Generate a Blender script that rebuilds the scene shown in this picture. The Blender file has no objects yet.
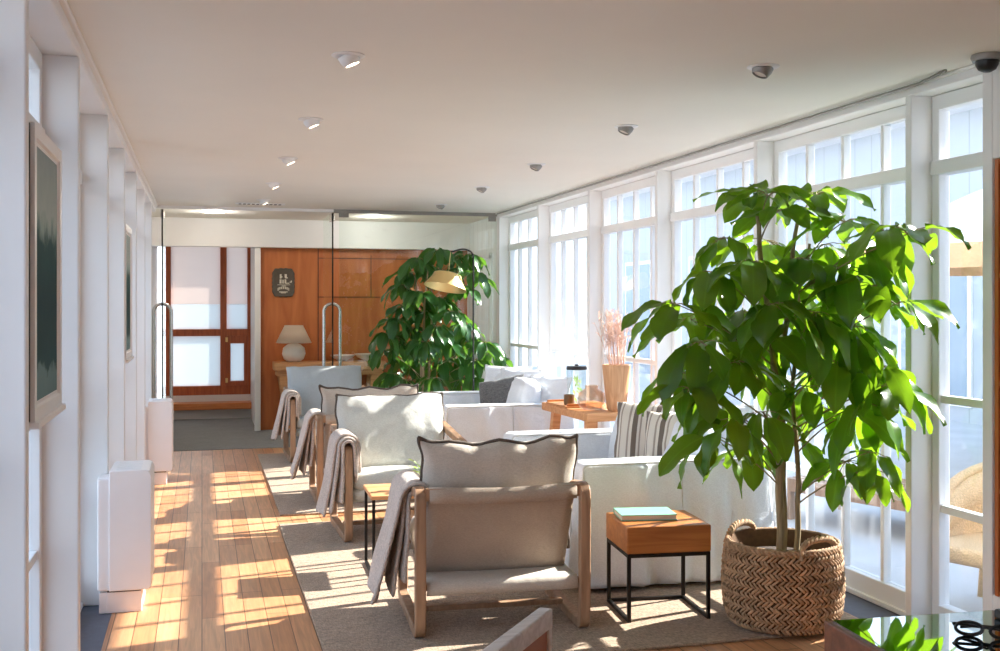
import bpy, bmesh, math, random
from mathutils import Vector, Matrix, noise
V = Vector
PI = math.pi
R = math.radians
rnd = random.Random(7)
S = bpy.context.scene
COL = S.collection

# ------------------------------------------------------------------ materials
def lin(c):
    f = lambda v: v / 12.92 if v <= .04045 else ((v + .055) / 1.055) ** 2.4
    return tuple(f(v / 255) for v in c) + (1,)

def new_mat(name):
    m = bpy.data.materials.new(name); m.use_nodes = True
    nt = m.node_tree; nt.nodes.clear()
    out = nt.nodes.new('ShaderNodeOutputMaterial')
    return m, nt, out

def N(nt, t, **kw):
    n = nt.nodes.new(t)
    for k, v in kw.items():
        if k in n.inputs: n.inputs[k].default_value = v
        else: setattr(n, k, v)
    return n

def plain(name, rgb, rough=.6, var=.08, scale=8, bump=0., bscale=60, metallic=0., stretch=(1, 1, 1), spec=.5, sheen=0., island=0.):
    """principled with a mottled colour and an optional noise bump"""
    m, nt, out = new_mat(name)
    L = nt.links.new
    b = N(nt, 'ShaderNodeBsdfPrincipled', Roughness=rough, Metallic=metallic)
    b.inputs['Specular IOR Level'].default_value = spec
    if sheen: b.inputs['Sheen Weight'].default_value = sheen
    c = lin(rgb)
    tc = N(nt, 'ShaderNodeTexCoord'); mp = N(nt, 'ShaderNodeMapping'); mp.inputs['Scale'].default_value = stretch
    L(tc.outputs['Object'], mp.inputs['Vector'])
    ns = N(nt, 'ShaderNodeTexNoise', Scale=scale, Detail=5.0)
    L(mp.outputs['Vector'], ns.inputs['Vector'])
    mr = N(nt, 'ShaderNodeMapRange'); mr.inputs['To Min'].default_value = 1 - var; mr.inputs['To Max'].default_value = 1 + var
    mr.inputs['From Min'].default_value = .3; mr.inputs['From Max'].default_value = .7
    L(ns.outputs['Fac'], mr.inputs['Value'])
    val = mr.outputs['Result']
    if island:
        g = N(nt, 'ShaderNodeNewGeometry'); m2 = N(nt, 'ShaderNodeMapRange')
        m2.inputs['To Min'].default_value = 1 - island; m2.inputs['To Max'].default_value = 1 + island
        L(g.outputs['Random Per Island'], m2.inputs['Value'])
        mu = N(nt, 'ShaderNodeMath', operation='MULTIPLY'); L(val, mu.inputs[0]); L(m2.outputs['Result'], mu.inputs[1]); val = mu.outputs[0]
    vm = N(nt, 'ShaderNodeVectorMath', operation='SCALE'); vm.inputs[0].default_value = c[:3]
    L(val, vm.inputs['Scale']); L(vm.outputs['Vector'], b.inputs['Base Color'])
    if bump:
        n2 = N(nt, 'ShaderNodeTexNoise', Scale=bscale, Detail=3.0); L(mp.outputs['Vector'], n2.inputs['Vector'])
        bp = N(nt, 'ShaderNodeBump', Strength=bump, Distance=.01); L(n2.outputs['Fac'], bp.inputs['Height']); L(bp.outputs['Normal'], b.inputs['Normal'])
    L(b.outputs['BSDF'], out.inputs['Surface'])
    return m

def wood(name, c1, c2, rough=.5, axis=0, scale=3., stretch=12.):
    """long-grained wood, grain along the given object axis"""
    m, nt, out = new_mat(name); L = nt.links.new
    b = N(nt, 'ShaderNodeBsdfPrincipled', Roughness=rough)
    tc = N(nt, 'ShaderNodeTexCoord'); mp = N(nt, 'ShaderNodeMapping')
    sc = [stretch] * 3; sc[axis] = 1.; mp.inputs['Scale'].default_value = sc
    L(tc.outputs['Object'], mp.inputs['Vector'])
    ns = N(nt, 'ShaderNodeTexNoise', Scale=scale, Detail=6.0, Distortion=.6); L(mp.outputs['Vector'], ns.inputs['Vector'])
    cr = N(nt, 'ShaderNodeValToRGB'); cr.color_ramp.elements[0].position = .32; cr.color_ramp.elements[1].position = .68
    cr.color_ramp.elements[0].color = lin(c1); cr.color_ramp.elements[1].color = lin(c2)
    L(ns.outputs['Fac'], cr.inputs['Fac']); L(cr.outputs['Color'], b.inputs['Base Color'])
    bp = N(nt, 'ShaderNodeBump', Strength=.15, Distance=.005); L(ns.outputs['Fac'], bp.inputs['Height']); L(bp.outputs['Normal'], b.inputs['Normal'])
    L(b.outputs['BSDF'], out.inputs['Surface'])
    return m

def weave(name, rgb, amount=.25, scale=260., rough=.9, bump=.4, var=.08):
    """woven cloth: two crossed waves of threads plus mottling"""
    m, nt, out = new_mat(name); L = nt.links.new
    b = N(nt, 'ShaderNodeBsdfPrincipled', Roughness=rough); b.inputs['Specular IOR Level'].default_value = .2
    b.inputs['Sheen Weight'].default_value = .15
    tc = N(nt, 'ShaderNodeTexCoord')
    n1 = N(nt, 'ShaderNodeTexNoise', Scale=scale, Detail=2.0); mp = N(nt, 'ShaderNodeMapping'); mp.inputs['Scale'].default_value = (1, .25, 1)
    n2 = N(nt, 'ShaderNodeTexNoise', Scale=scale, Detail=2.0); mp2 = N(nt, 'ShaderNodeMapping'); mp2.inputs['Scale'].default_value = (.25, 1, .6)
    L(tc.outputs['Object'], mp.inputs['Vector']); L(tc.outputs['Object'], mp2.inputs['Vector'])
    L(mp.outputs['Vector'], n1.inputs['Vector']); L(mp2.outputs['Vector'], n2.inputs['Vector'])
    ad = N(nt, 'ShaderNodeMath', operation='ADD'); L(n1.outputs['Fac'], ad.inputs[0]); L(n2.outputs['Fac'], ad.inputs[1])
    mr = N(nt, 'ShaderNodeMapRange'); mr.inputs['From Min'].default_value = .7; mr.inputs['From Max'].default_value = 1.3
    mr.inputs['To Min'].default_value = 1 - amount; mr.inputs['To Max'].default_value = 1 + amount * .6
    L(ad.outputs[0], mr.inputs['Value'])
    n3 = N(nt, 'ShaderNodeTexNoise', Scale=5., Detail=4.0); L(tc.outputs['Object'], n3.inputs['Vector'])
    m3 = N(nt, 'ShaderNodeMapRange'); m3.inputs['From Min'].default_value = .3; m3.inputs['From Max'].default_value = .7
    m3.inputs['To Min'].default_value = 1 - var; m3.inputs['To Max'].default_value = 1 + var; L(n3.outputs['Fac'], m3.inputs['Value'])
    mu = N(nt, 'ShaderNodeMath', operation='MULTIPLY'); L(mr.outputs['Result'], mu.inputs[0]); L(m3.outputs['Result'], mu.inputs[1])
    vm = N(nt, 'ShaderNodeVectorMath', operation='SCALE'); vm.inputs[0].default_value = lin(rgb)[:3]
    L(mu.outputs[0], vm.inputs['Scale']); L(vm.outputs['Vector'], b.inputs['Base Color'])
    bp = N(nt, 'ShaderNodeBump', Strength=bump, Distance=.003); L(ad.outputs[0], bp.inputs['Height'])
    n4 = N(nt, 'ShaderNodeTexNoise', Scale=9., Detail=3.0, Distortion=.8); L(tc.outputs['Object'], n4.inputs['Vector'])
    bp2 = N(nt, 'ShaderNodeBump', Strength=.22, Distance=.03); L(n4.outputs['Fac'], bp2.inputs['Height']); L(bp.outputs['Normal'], bp2.inputs['Normal'])
    L(bp2.outputs['Normal'], b.inputs['Normal'])
    L(b.outputs['BSDF'], out.inputs['Surface'])
    return m

def glass_mat(name, tint=(.93, .97, .96), refl=1.0, rough=0.0):
    """thin clear sheet: lets light straight through, mirrors by angle"""
    m, nt, out = new_mat(name); L = nt.links.new
    tr = N(nt, 'ShaderNodeBsdfTransparent'); tr.inputs['Color'].default_value = tint + (1,)
    gl = N(nt, 'ShaderNodeBsdfGlossy', Roughness=rough); gl.inputs['Color'].default_value = (1, 1, 1, 1)
    ge = N(nt, 'ShaderNodeNewGeometry'); dt = N(nt, 'ShaderNodeVectorMath', operation='DOT_PRODUCT')
    L(ge.outputs['Incoming'], dt.inputs[0]); L(ge.outputs['Normal'], dt.inputs[1])
    ab = N(nt, 'ShaderNodeMath', operation='ABSOLUTE'); L(dt.outputs['Value'], ab.inputs[0])
    on = N(nt, 'ShaderNodeMath', operation='SUBTRACT'); on.inputs[0].default_value = 1.; L(ab.outputs[0], on.inputs[1])
    pw = N(nt, 'ShaderNodeMath', operation='POWER'); pw.inputs[1].default_value = 5.; L(on.outputs[0], pw.inputs[0])
    mu = N(nt, 'ShaderNodeMath', operation='MULTIPLY_ADD'); mu.inputs[1].default_value = .96 * refl * .7; mu.inputs[2].default_value = .04 * refl; L(pw.outputs[0], mu.inputs[0])
    mx = N(nt, 'ShaderNodeMixShader'); L(mu.outputs[0], mx.inputs['Fac']); L(tr.outputs['BSDF'], mx.inputs[1]); L(gl.outputs['BSDF'], mx.inputs[2])
    L(mx.outputs['Shader'], out.inputs['Surface'])
    return m

def frosted_mat(name, rgb):
    m, nt, out = new_mat(name); L = nt.links.new
    tl = N(nt, 'ShaderNodeBsdfTranslucent'); tl.inputs['Color'].default_value = lin(rgb)
    df = N(nt, 'ShaderNodeBsdfDiffuse'); df.inputs['Color'].default_value = lin(rgb)
    ns = N(nt, 'ShaderNodeTexNoise', Scale=3.0); bp = N(nt, 'ShaderNodeBump', Strength=.05); L(ns.outputs['Fac'], bp.inputs['Height']); L(bp.outputs['Normal'], df.inputs['Normal'])
    mx = N(nt, 'ShaderNodeMixShader'); mx.inputs['Fac'].default_value = .25
    L(tl.outputs['BSDF'], mx.inputs[1]); L(df.outputs['BSDF'], mx.inputs[2]); L(mx.outputs['Shader'], out.inputs['Surface'])
    return m

def leaf_mat(name, c1, c2, trans, tmix=.45):
    m, nt, out = new_mat(name); L = nt.links.new
    g = N(nt, 'ShaderNodeNewGeometry')
    cr = N(nt, 'ShaderNodeValToRGB'); cr.color_ramp.elements[0].color = lin(c1); cr.color_ramp.elements[1].color = lin(c2)
    L(g.outputs['Random Per Island'], cr.inputs['Fac'])
    tc = N(nt, 'ShaderNodeTexCoord'); ns = N(nt, 'ShaderNodeTexNoise', Scale=22., Detail=3.0); L(tc.outputs['Object'], ns.inputs['Vector'])
    mr = N(nt, 'ShaderNodeMapRange'); mr.inputs['To Min'].default_value = .7; mr.inputs['To Max'].default_value = 1.3; L(ns.outputs['Fac'], mr.inputs['Value'])
    at_ = N(nt, 'ShaderNodeAttribute', attribute_name='vein'); pw = N(nt, 'ShaderNodeMath', operation='POWER'); pw.inputs[1].default_value = 9.; L(at_.outputs['Fac'], pw.inputs[0])
    ma = N(nt, 'ShaderNodeMath', operation='MULTIPLY_ADD'); ma.inputs[1].default_value = .9; L(pw.outputs[0], ma.inputs[0]); L(mr.outputs['Result'], ma.inputs[2])
    vm = N(nt, 'ShaderNodeVectorMath', operation='SCALE'); L(cr.outputs['Color'], vm.inputs[0]); L(ma.outputs[0], vm.inputs['Scale'])
    b = N(nt, 'ShaderNodeBsdfPrincipled', Roughness=.3); b.inputs['Specular IOR Level'].default_value = .5
    L(vm.outputs['Vector'], b.inputs['Base Color'])
    tl = N(nt, 'ShaderNodeBsdfTranslucent'); tl.inputs['Color'].default_value = lin(trans)
    mx = N(nt, 'ShaderNodeMixShader'); mx.inputs['Fac'].default_value = tmix
    L(b.outputs['BSDF'], mx.inputs[1]); L(tl.outputs['BSDF'], mx.inputs[2]); L(mx.outputs['Shader'], out.inputs['Surface'])
    return m

def emit_mat(name, rgb, strength):
    m, nt, out = new_mat(name)
    e = N(nt, 'ShaderNodeEmission', Strength=strength); e.inputs['Color'].default_value = lin(rgb)
    nt.links.new(e.outputs['Emission'], out.inputs['Surface'])
    return m

def plank_mat(name):
    """old pine boards running along Y"""
    m, nt, out = new_mat(name); L = nt.links.new
    tc = N(nt, 'ShaderNodeTexCoord'); sx = N(nt, 'ShaderNodeSeparateXYZ'); cx = N(nt, 'ShaderNodeCombineXYZ')
    L(tc.outputs['Object'], sx.inputs[0]); L(sx.outputs['Y'], cx.inputs['X']); L(sx.outputs['X'], cx.inputs['Y'])
    br = N(nt, 'ShaderNodeTexBrick'); br.offset = .37; br.offset_frequency = 3
    br.inputs['Scale'].default_value = 1.0; br.inputs['Brick Width'].default_value = 1.15; br.inputs['Row Height'].default_value = .1
    br.inputs['Mortar Size'].default_value = .002; br.inputs['Mortar Smooth'].default_value = .1; br.inputs['Bias'].default_value = 0.
    br.inputs['Color1'].default_value = lin((184, 126, 84)); br.inputs['Color2'].default_value = lin((214, 162, 118)); br.inputs['Mortar'].default_value = lin((84, 52, 32))
    L(cx.outputs[0], br.inputs['Vector'])
    mp = N(nt, 'ShaderNodeMapping'); mp.inputs['Scale'].default_value = (1.2, 22, 1); L(cx.outputs[0], mp.inputs['Vector'])
    ns = N(nt, 'ShaderNodeTexNoise', Scale=2.5, Detail=6.0, Distortion=.8); L(mp.outputs['Vector'], ns.inputs['Vector'])
    mr = N(nt, 'ShaderNodeMapRange'); mr.inputs['From Min'].default_value = .25; mr.inputs['From Max'].default_value = .75
    mr.inputs['To Min'].default_value = .72; mr.inputs['To Max'].default_value = 1.18; L(ns.outputs['Fac'], mr.inputs['Value'])
    n2 = N(nt, 'ShaderNodeTexNoise', Scale=1.1, Detail=2.0); L(cx.outputs[0], n2.inputs['Vector'])
    m2 = N(nt, 'ShaderNodeMapRange'); m2.inputs['To Min'].default_value = .85; m2.inputs['To Max'].default_value = 1.15; L(n2.outputs['Fac'], m2.inputs['Value'])
    mu = N(nt, 'ShaderNodeMath', operation='MULTIPLY'); L(mr.outputs['Result'], mu.inputs[0]); L(m2.outputs['Result'], mu.inputs[1])
    vm = N(nt, 'ShaderNodeVectorMath', operation='SCALE'); L(br.outputs['Color'], vm.inputs[0]); L(mu.outputs[0], vm.inputs['Scale'])
    b = N(nt, 'ShaderNodeBsdfPrincipled', Roughness=.36); L(vm.outputs['Vector'], b.inputs['Base Color'])
    iv = N(nt, 'ShaderNodeMath', operation='SUBTRACT'); iv.inputs[0].default_value = 1.; L(br.outputs['Fac'], iv.inputs[1])
    bp = N(nt, 'ShaderNodeBump', Strength=.35, Distance=.004); L(iv.outputs[0], bp.inputs['Height']); L(bp.outputs['Normal'], b.inputs['Normal'])
    L(b.outputs['BSDF'], out.inputs['Surface'])
    return m

def stripe_mat(name):
    """off-white ticking with brown-grey bands across local X"""
    m, nt, out = new_mat(name); L = nt.links.new
    tc = N(nt, 'ShaderNodeTexCoord'); sx = N(nt, 'ShaderNodeSeparateXYZ'); L(tc.outputs['Object'], sx.inputs[0])
    ml = N(nt, 'ShaderNodeMath', operation='MULTIPLY'); ml.inputs[1].default_value = 7.6; L(sx.outputs['X'], ml.inputs[0])
    fr = N(nt, 'ShaderNodeMath', operation='FRACT'); L(ml.outputs[0], fr.inputs[0])
    cr = N(nt, 'ShaderNodeValToRGB'); cr.color_ramp.interpolation = 'CONSTANT'
    base = lin((222, 214, 202)); dk = lin((118, 106, 96)); md = lin((164, 152, 140))
    e = cr.color_ramp.elements; e[0].position = 0; e[0].color = base; e[1].position = .14; e[1].color = md
    for p, c in ((.24, base), (.38, dk), (.62, base), (.72, md), (.80, base)):
        x = e.new(p); x.color = c
    L(fr.outputs[0], cr.inputs['Fac'])
    b = N(nt, 'ShaderNodeBsdfPrincipled', Roughness=.9); L(cr.outputs['Color'], b.inputs['Base Color'])
    ns = N(nt, 'ShaderNodeTexNoise', Scale=200.); L(tc.outputs['Object'], ns.inputs['Vector'])
    bp = N(nt, 'ShaderNodeBump', Strength=.3, Distance=.003); L(ns.outputs['Fac'], bp.inputs['Height']); L(bp.outputs['Normal'], b.inputs['Normal'])
    L(b.outputs['BSDF'], out.inputs['Surface'])
    return m

def board_mat(name, rgb, pitch=.28, axis='Y'):
    """painted vertical boards with grooves"""
    m, nt, out = new_mat(name); L = nt.links.new
    tc = N(nt, 'ShaderNodeTexCoord'); sx = N(nt, 'ShaderNodeSeparateXYZ'); L(tc.outputs['Object'], sx.inputs[0])
    ml = N(nt, 'ShaderNodeMath', operation='DIVIDE'); ml.inputs[1].default_value = pitch; L(sx.outputs[axis], ml.inputs[0])
    fr = N(nt, 'ShaderNodeMath', operation='FRACT'); L(ml.outputs[0], fr.inputs[0])
    cr = N(nt, 'ShaderNodeValToRGB'); e = cr.color_ramp.elements
    e[0].position = 0; e[0].color = (.62, .62, .62, 1); e[1].position = .06; e[1].color = (1, 1, 1, 1)
    L(fr.outputs[0], cr.inputs['Fac'])
    mx = N(nt, 'ShaderNodeVectorMath', operation='MULTIPLY'); mx.inputs[1].default_value = lin(rgb)[:3]; L(cr.outputs['Color'], mx.inputs[0])
    b = N(nt, 'ShaderNodeBsdfPrincipled', Roughness=.6); L(mx.outputs['Vector'], b.inputs['Base Color'])
    bp = N(nt, 'ShaderNodeBump', Strength=.4, Distance=.01); L(cr.outputs['Color'], bp.inputs['Height']); L(bp.outputs['Normal'], b.inputs['Normal'])
    L(b.outputs['BSDF'], out.inputs['Surface'])
    return m

def picture_mat(name):
    """print behind glass: pale field over a dark teal band of foliage and a pale strip"""
    m, nt, out = new_mat(name); L = nt.links.new
    tc = N(nt, 'ShaderNodeTexCoord'); sx = N(nt, 'ShaderNodeSeparateXYZ'); L(tc.outputs['Object'], sx.inputs[0])
    ns = N(nt, 'ShaderNodeTexNoise', Scale=14., Detail=5.0); L(tc.outputs['Object'], ns.inputs['Vector'])
    mu = N(nt, 'ShaderNodeMath', operation='MULTIPLY_ADD'); mu.inputs[1].default_value = .16; L(ns.outputs['Fac'], mu.inputs[0]); L(sx.outputs['Z'], mu.inputs[2])
    mr = N(nt, 'ShaderNodeMapRange'); mr.inputs['From Min'].default_value = -.30; mr.inputs['From Max'].default_value = .46; L(mu.outputs[0], mr.inputs['Value'])
    cr = N(nt, 'ShaderNodeValToRGB'); e = cr.color_ramp.elements
    e[0].position = .0; e[0].color = lin((104, 136, 140)); e[1].position = 1.; e[1].color = lin((150, 165, 165))
    for p, c in ((.12, (110, 140, 142)), (.15, (40, 78, 82)), (.4, (28, 66, 70)), (.62, (44, 84, 84)), (.70, (150, 172, 165)), (.74, (172, 186, 180))):
        x = e.new(p); x.color = lin(c)
    L(mr.outputs['Result'], cr.inputs['Fac'])
    b = N(nt, 'ShaderNodeBsdfPrincipled', Roughness=.7); b.inputs['Specular IOR Level'].default_value = .1; L(cr.outputs['Color'], b.inputs['Base Color'])
    L(b.outputs['BSDF'], out.inputs['Surface'])
    return m

M = {}
M['white'] = plain('white paint', (236, 234, 232), .45, .02, 3)
M['trim'] = plain('white gloss trim', (238, 237, 236), .35, .02, 3)
M['ceiling'] = plain('ceiling plaster', (237, 232, 221), .7, .02, 1.5)
M['floor'] = plank_mat('old pine boards')
M['slate'] = plain('dark grey edge strip', (92, 94, 104), .7, .1, 20, .2, 200)
M['hallcarpet'] = weave('grey hall carpet', (128, 126, 124), .3, 180)
M['rug'] = weave('oatmeal sisal rug', (164, 140, 117), .5, 150, bump=.8)
M['ply'] = wood('orange plywood', (176, 96, 46), (198, 118, 62), .45, 2, 1.6, 7)
M['mahog'] = wood('mahogany', (160, 78, 40), (190, 102, 58), .4, 2, 3)
M['ledge'] = wood('oiled ledge', (196, 110, 56), (218, 140, 80), .4, 0, 3)
M['glass'] = glass_mat('window glass', (.975, .985, .99), .8)
M['doorglass'] = glass_mat('door glass', (.945, .985, .962), .8)
M['frost'] = frosted_mat('frosted glass upper', (214, 204, 198))
M['frost2'] = frosted_mat('frosted glass lower', (212, 216, 216))
M['chrome'] = plain('brushed steel', (206, 206, 204), .22, .03, 10, metallic=1.)
M['dark'] = plain('dark glass edge', (24, 30, 28), .2, .05)
M['heater'] = plain('heater enamel', (240, 234, 232), .4, .02)
M['gap'] = plain('shadow gap', (60, 60, 62), .7, .05)
M['oak'] = wood('weathered oak', (140, 106, 80), (174, 138, 108), .5, 2, 3)
M['linenw'] = weave('white linen slipcover', (226, 230, 235), .10, 300, bump=.25, var=.03)
M['linenb'] = weave('natural linen', (198, 188, 176), .14, 300, bump=.3, var=.05)
M['linenc'] = weave('pale cool linen', (206, 207, 200), .14, 300, bump=.3, var=.06)
M['lineng'] = weave('blue grey linen', (176, 182, 184), .12, 300, bump=.3, var=.04)
M['canvas'] = weave('taupe canvas', (178, 162, 146), .12, 320, bump=.25, var=.06)
M['piping'] = weave('dark piping', (92, 82, 74), .2, 200)
M['pipingw'] = weave('white piping', (205, 205, 204), .1, 200)
M['throw'] = weave('wool throw', (196, 182, 172), .25, 150, bump=.7)
M['greyp'] = weave('charcoal pillow cloth', (112, 112, 112), .5, 160, bump=.6)
M['stripe'] = stripe_mat('striped ticking')
M['block'] = wood('honey block wood', (160, 92, 40), (190, 122, 62), .4, 0, 3, 9)
M['iron'] = plain('blackened iron', (42, 38, 36), .5, .1, metallic=.6)
M['stool'] = wood('raw orange oak', (196, 134, 84), (222, 166, 116), .55, 0, 3)
M['vase'] = wood('turned pale timber', (190, 136, 92), (216, 168, 126), .55, 2, 4)
M['ceramic'] = plain('chalky ceramic', (224, 216, 206), .8, .05, 12, .2, 60)
M['shade'] = frosted_mat('linen lamp shade', (246, 238, 226))
M['gold'] = plain('brushed gold', (236, 204, 140), .42, .06, 4, metallic=.85)
M['black'] = plain('black metal', (22, 22, 23), .4, .05)
M['leaf'] = leaf_mat('schefflera leaf', (26, 58, 18), (84, 130, 42), (156, 204, 38), .40)
M['leafd'] = leaf_mat('dark tree leaf', (34, 78, 40), (66, 112, 56), (110, 160, 50), .3)
M['stem'] = wood('green brown stem', (132, 116, 84), (176, 156, 120), .7, 2, 6)
M['soil'] = plain('soil', (62, 46, 36), .95, .3, 40, .8, 60)
M['straw'] = plain('woven straw', (176, 142, 108), .8, .15, 40, .3, 200, island=.25)
M['strawd'] = plain('straw underlay', (110, 80, 54), .9, .2, 40)
M['rattan'] = plain('pale rattan', (212, 182, 142), .7, .22, 150, .9, 120)
M['grass'] = plain('dried grass', (216, 184, 166), .9, .1, 30)
M['book'] = plain('green book cover', (132, 190, 168), .35, .12, 5)
M['pages'] = plain('book pages', (216, 206, 190), .8, .06, 100, stretch=(1, 1, 20))
M['jar'] = glass_mat('smoked glass', (.90, .82, .75), 1.4)
M['clear'] = glass_mat('clear glass', (.97, .985, .975), 1.3)
M['leafw'] = leaf_mat('pale green leaf', (120, 168, 80), (190, 214, 150), (190, 220, 120), .4)
M['darkwood'] = wood('dark stained wood', (96, 52, 32), (124, 72, 46), .4, 0, 4)
M['mirrorblack'] = plain('black glass', (196, 204, 204), .02, .0, metallic=1., spec=.8)
M['silverwood'] = wood('greyed frame wood', (172, 164, 156), (200, 194, 188), .5, 0, 4)
M['rust'] = plain('rust leather', (150, 92, 66), .5, .1, 8)
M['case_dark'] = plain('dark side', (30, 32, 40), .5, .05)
M['print'] = picture_mat('picture print')
M['plaque'] = plain('bronze grey plaque', (86, 76, 64), .5, .12, 20)
M['plaquemark'] = plain('pale raised marks', (212, 204, 186), .6, .05)
M['stone'] = plain('pale paving', (186, 186, 186), .8, .08, 2, .2, 30)
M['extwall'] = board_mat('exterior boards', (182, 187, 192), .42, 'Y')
M['hallboard'] = board_mat('hall boards', (236, 238, 238), .21, 'Y')
M['extglass'] = plain('exterior window', (150, 164, 176), .15, .06, 1)
M['cream'] = weave('cream canopy', (244, 234, 214), .05, 100)
M['fringe'] = weave('apricot fringe', (236, 188, 142), .1, 100)
M['hedge'] = leaf_mat('hedge leaf', (40, 82, 52), (72, 118, 70), (90, 140, 60), .3)
M['bulb'] = emit_mat('warm lamp', (255, 226, 190), 14.)
M['frame_lamp'] = plain('nickel', (150, 146, 140), .45, .05, metallic=.5)
M['spool'] = plain('amber holder', (112, 82, 50), .4, .1)
M['pinkwall'] = plain('pale pink render', (240, 222, 212), .8, .03)

# ------------------------------------------------------------------ mesh helpers
def rounded_path(pts, r, closed=True, n=5):
    out = []; k = len(pts)
    for i, p in enumerate(pts):
        p = V(p)
        if not closed and i in (0, k - 1): out.append(p); continue
        a = V(pts[i - 1]) - p; b = V(pts[(i + 1) % k]) - p
        rr = min(r, a.length * .45, b.length * .45)
        A = p + a.normalized() * rr; B = p + b.normalized() * rr
        for j in range(n + 1):
            t = j / n
            out.append((1 - t) ** 2 * A + 2 * t * (1 - t) * p + t * t * B)
    return out

class MB:
    def __init__(s): s.bm = bmesh.new()
    def quadstrip(s, rings, close_u=False, close_v=False, cap=False):
        vs = [[s.bm.verts.new(p) for p in r] for r in rings]
        nu, nv = len(vs), len(vs[0])
        for i in range(nu if close_u else nu - 1):
            for j in range(nv if close_v else nv - 1):
                q = [vs[i][j], vs[(i + 1) % nu][j], vs[(i + 1) % nu][(j + 1) % nv], vs[i][(j + 1) % nv]]
                if len(set(q)) == 4:
                    try: s.bm.faces.new(q)
                    except ValueError: pass
        if cap:
            s.bm.faces.new(vs[0][::-1]); s.bm.faces.new(vs[-1])
        return s
    def box(s, lo, hi, m=None):
        x0, y0, z0 = lo; x1, y1, z1 = hi
        c = [V((x, y, z)) for z in (z0, z1) for (x, y) in ((x0, y0), (x1, y0), (x1, y1), (x0, y1))]
        if m is not None: c = [m @ p for p in c]
        v = [s.bm.verts.new(p) for p in c]
        for f in ((3, 2, 1, 0), (4, 5, 6, 7), (0, 1, 5, 4), (1, 2, 6, 5), (2, 3, 7, 6), (3, 0, 4, 7)):
            s.bm.faces.new([v[i] for i in f])
        return s
    def cbox(s, c, d, m=None):
        return s.box([c[i] - d[i] / 2 for i in range(3)], [c[i] + d[i] / 2 for i in range(3)], m)
    def hexa(s, low, high):
        """prism between two quads"""
        v = [s.bm.verts.new(p) for p in list(low) + list(high)]
        for f in ((3, 2, 1, 0), (4, 5, 6, 7), (0, 1, 5, 4), (1, 2, 6, 5), (2, 3, 7, 6), (3, 0, 4, 7)):
            s.bm.faces.new([v[i] for i in f])
        return s
    def tube(s, pts, r, n=8, closed=False):
        pts = [V(p) for p in pts]; k = len(pts)
        rad = r if isinstance(r, (list, tuple)) else [r] * k
        rings = []; prev = None
        for i, p in enumerate(pts):
            if closed: t = pts[(i + 1) % k] - pts[i - 1]
            else: t = pts[min(i + 1, k - 1)] - pts[max(i - 1, 0)]
            t = t.normalized() if t.length > 1e-9 else V((0, 0, 1))
            if prev is None: a = V((0, 0, 1)) if abs(t.z) < .9 else V((1, 0, 0))
            else: a = prev
            a = (a - t * a.dot(t)).normalized(); prev = a; b = t.cross(a)
            rings.append([p + (a * math.cos(2 * PI * j / n) + b * math.sin(2 * PI * j / n)) * rad[i] for j in range(n)])
        return s.quadstrip(rings, closed, True, not closed)
    def sweep(s, pts, side, hw, ht, closed=True):
        """rectangular bar along a planar path; side = axis across the plane"""
        pts = [V(p) for p in pts]; k = len(pts); side = V(side); rings = []
        for i, p in enumerate(pts):
            if closed: t = pts[(i + 1) % k] - pts[i - 1]
            else: t = pts[min(i + 1, k - 1)] - pts[max(i - 1, 0)]
            t.normalize(); nn = t.cross(side).normalized()
            e = .18
            rings.append([p + side * (hw * a) + nn * (ht * b) for a, b in ((-1, -1 + e), (-1 + e, -1), (1 - e, -1), (1, -1 + e), (1, 1 - e), (1 - e, 1), (-1 + e, 1), (-1, 1 - e))])
        return s.quadstrip(rings, closed, True, not closed)
    def lathe(s, prof, c=(0, 0, 0), n=28, m=None):
        c = V(c); rings = []
        for r, z in prof:
            ring = [V((r * math.cos(2 * PI * j / n), r * math.sin(2 * PI * j / n), z)) for j in range(n)]
            rings.append([(m @ p if m is not None else p) + c for p in ring])
        return s.quadstrip(rings, False, True, True)
    def softbox(s, lo, hi, r, inner=8, wob=0., freq=4., seed=0, m=None, bulge=0., fold=0.):
        """box with rounded edges and a slightly uneven upholstered surface"""
        lo = V(lo); hi = V(hi); c = (lo + hi) / 2; h = (hi - lo) / 2; r = min(r, min(h) * .98)
        def ax(a):
            e = [-a, -a + .25 * r, -a + .6 * r, -a + r]
            mid = [(-a + r) + (2 * a - 2 * r) * (i + 1) / (inner + 1) for i in range(inner)]
            return e + mid + [-q for q in reversed(e)]
        A = [ax(h[i]) for i in range(3)]
        def fin(p):
            q = V([max(-h[i] + r, min(h[i] - r, p[i])) for i in range(3)])
            d = p - q
            nrm = d.normalized() if d.length > 1e-9 else V((0, 0, 1))
            o = q + nrm * r
            if bulge:
                f = [1 - (q[i] / max(h[i], 1e-6)) ** 2 for i in range(3)]
                ia = max(range(3), key=lambda i: abs(nrm[i])); g = 1
                for i in range(3):
                    if i != ia: g *= max(f[i], 0)
                o = o + nrm * bulge * g
            if wob:
                o = o + nrm * wob * noise.noise(o * freq + V((seed, seed * 1.7, 0)))
            if fold:
                zz = (h.z - o.z) / (2 * h.z)
                o = o + V((nrm.x, nrm.y, 0)) * fold * (.25 + zz) * noise.noise(V((o.x * 11 + seed + 1.5 * o.z, o.y * 11, o.z * 1.2)))
            o = o + c
            return m @ o if m is not None else o
        for ia in range(3):
            ib, ic = (ia + 1) % 3, (ia + 2) % 3
            for sg in (-1, 1):
                rings = []
                for u in A[ib]:
                    row = []
                    for w in A[ic]:
                        p = V((0, 0, 0)); p[ia] = sg * h[ia]; p[ib] = u; p[ic] = w; row.append(fin(p))
                    rings.append(row if sg > 0 else row[::-1])
                s.quadstrip(rings)
        bmesh.ops.remove_doubles(s.bm, verts=s.bm.verts[:], dist=1e-5)
        return s
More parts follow.
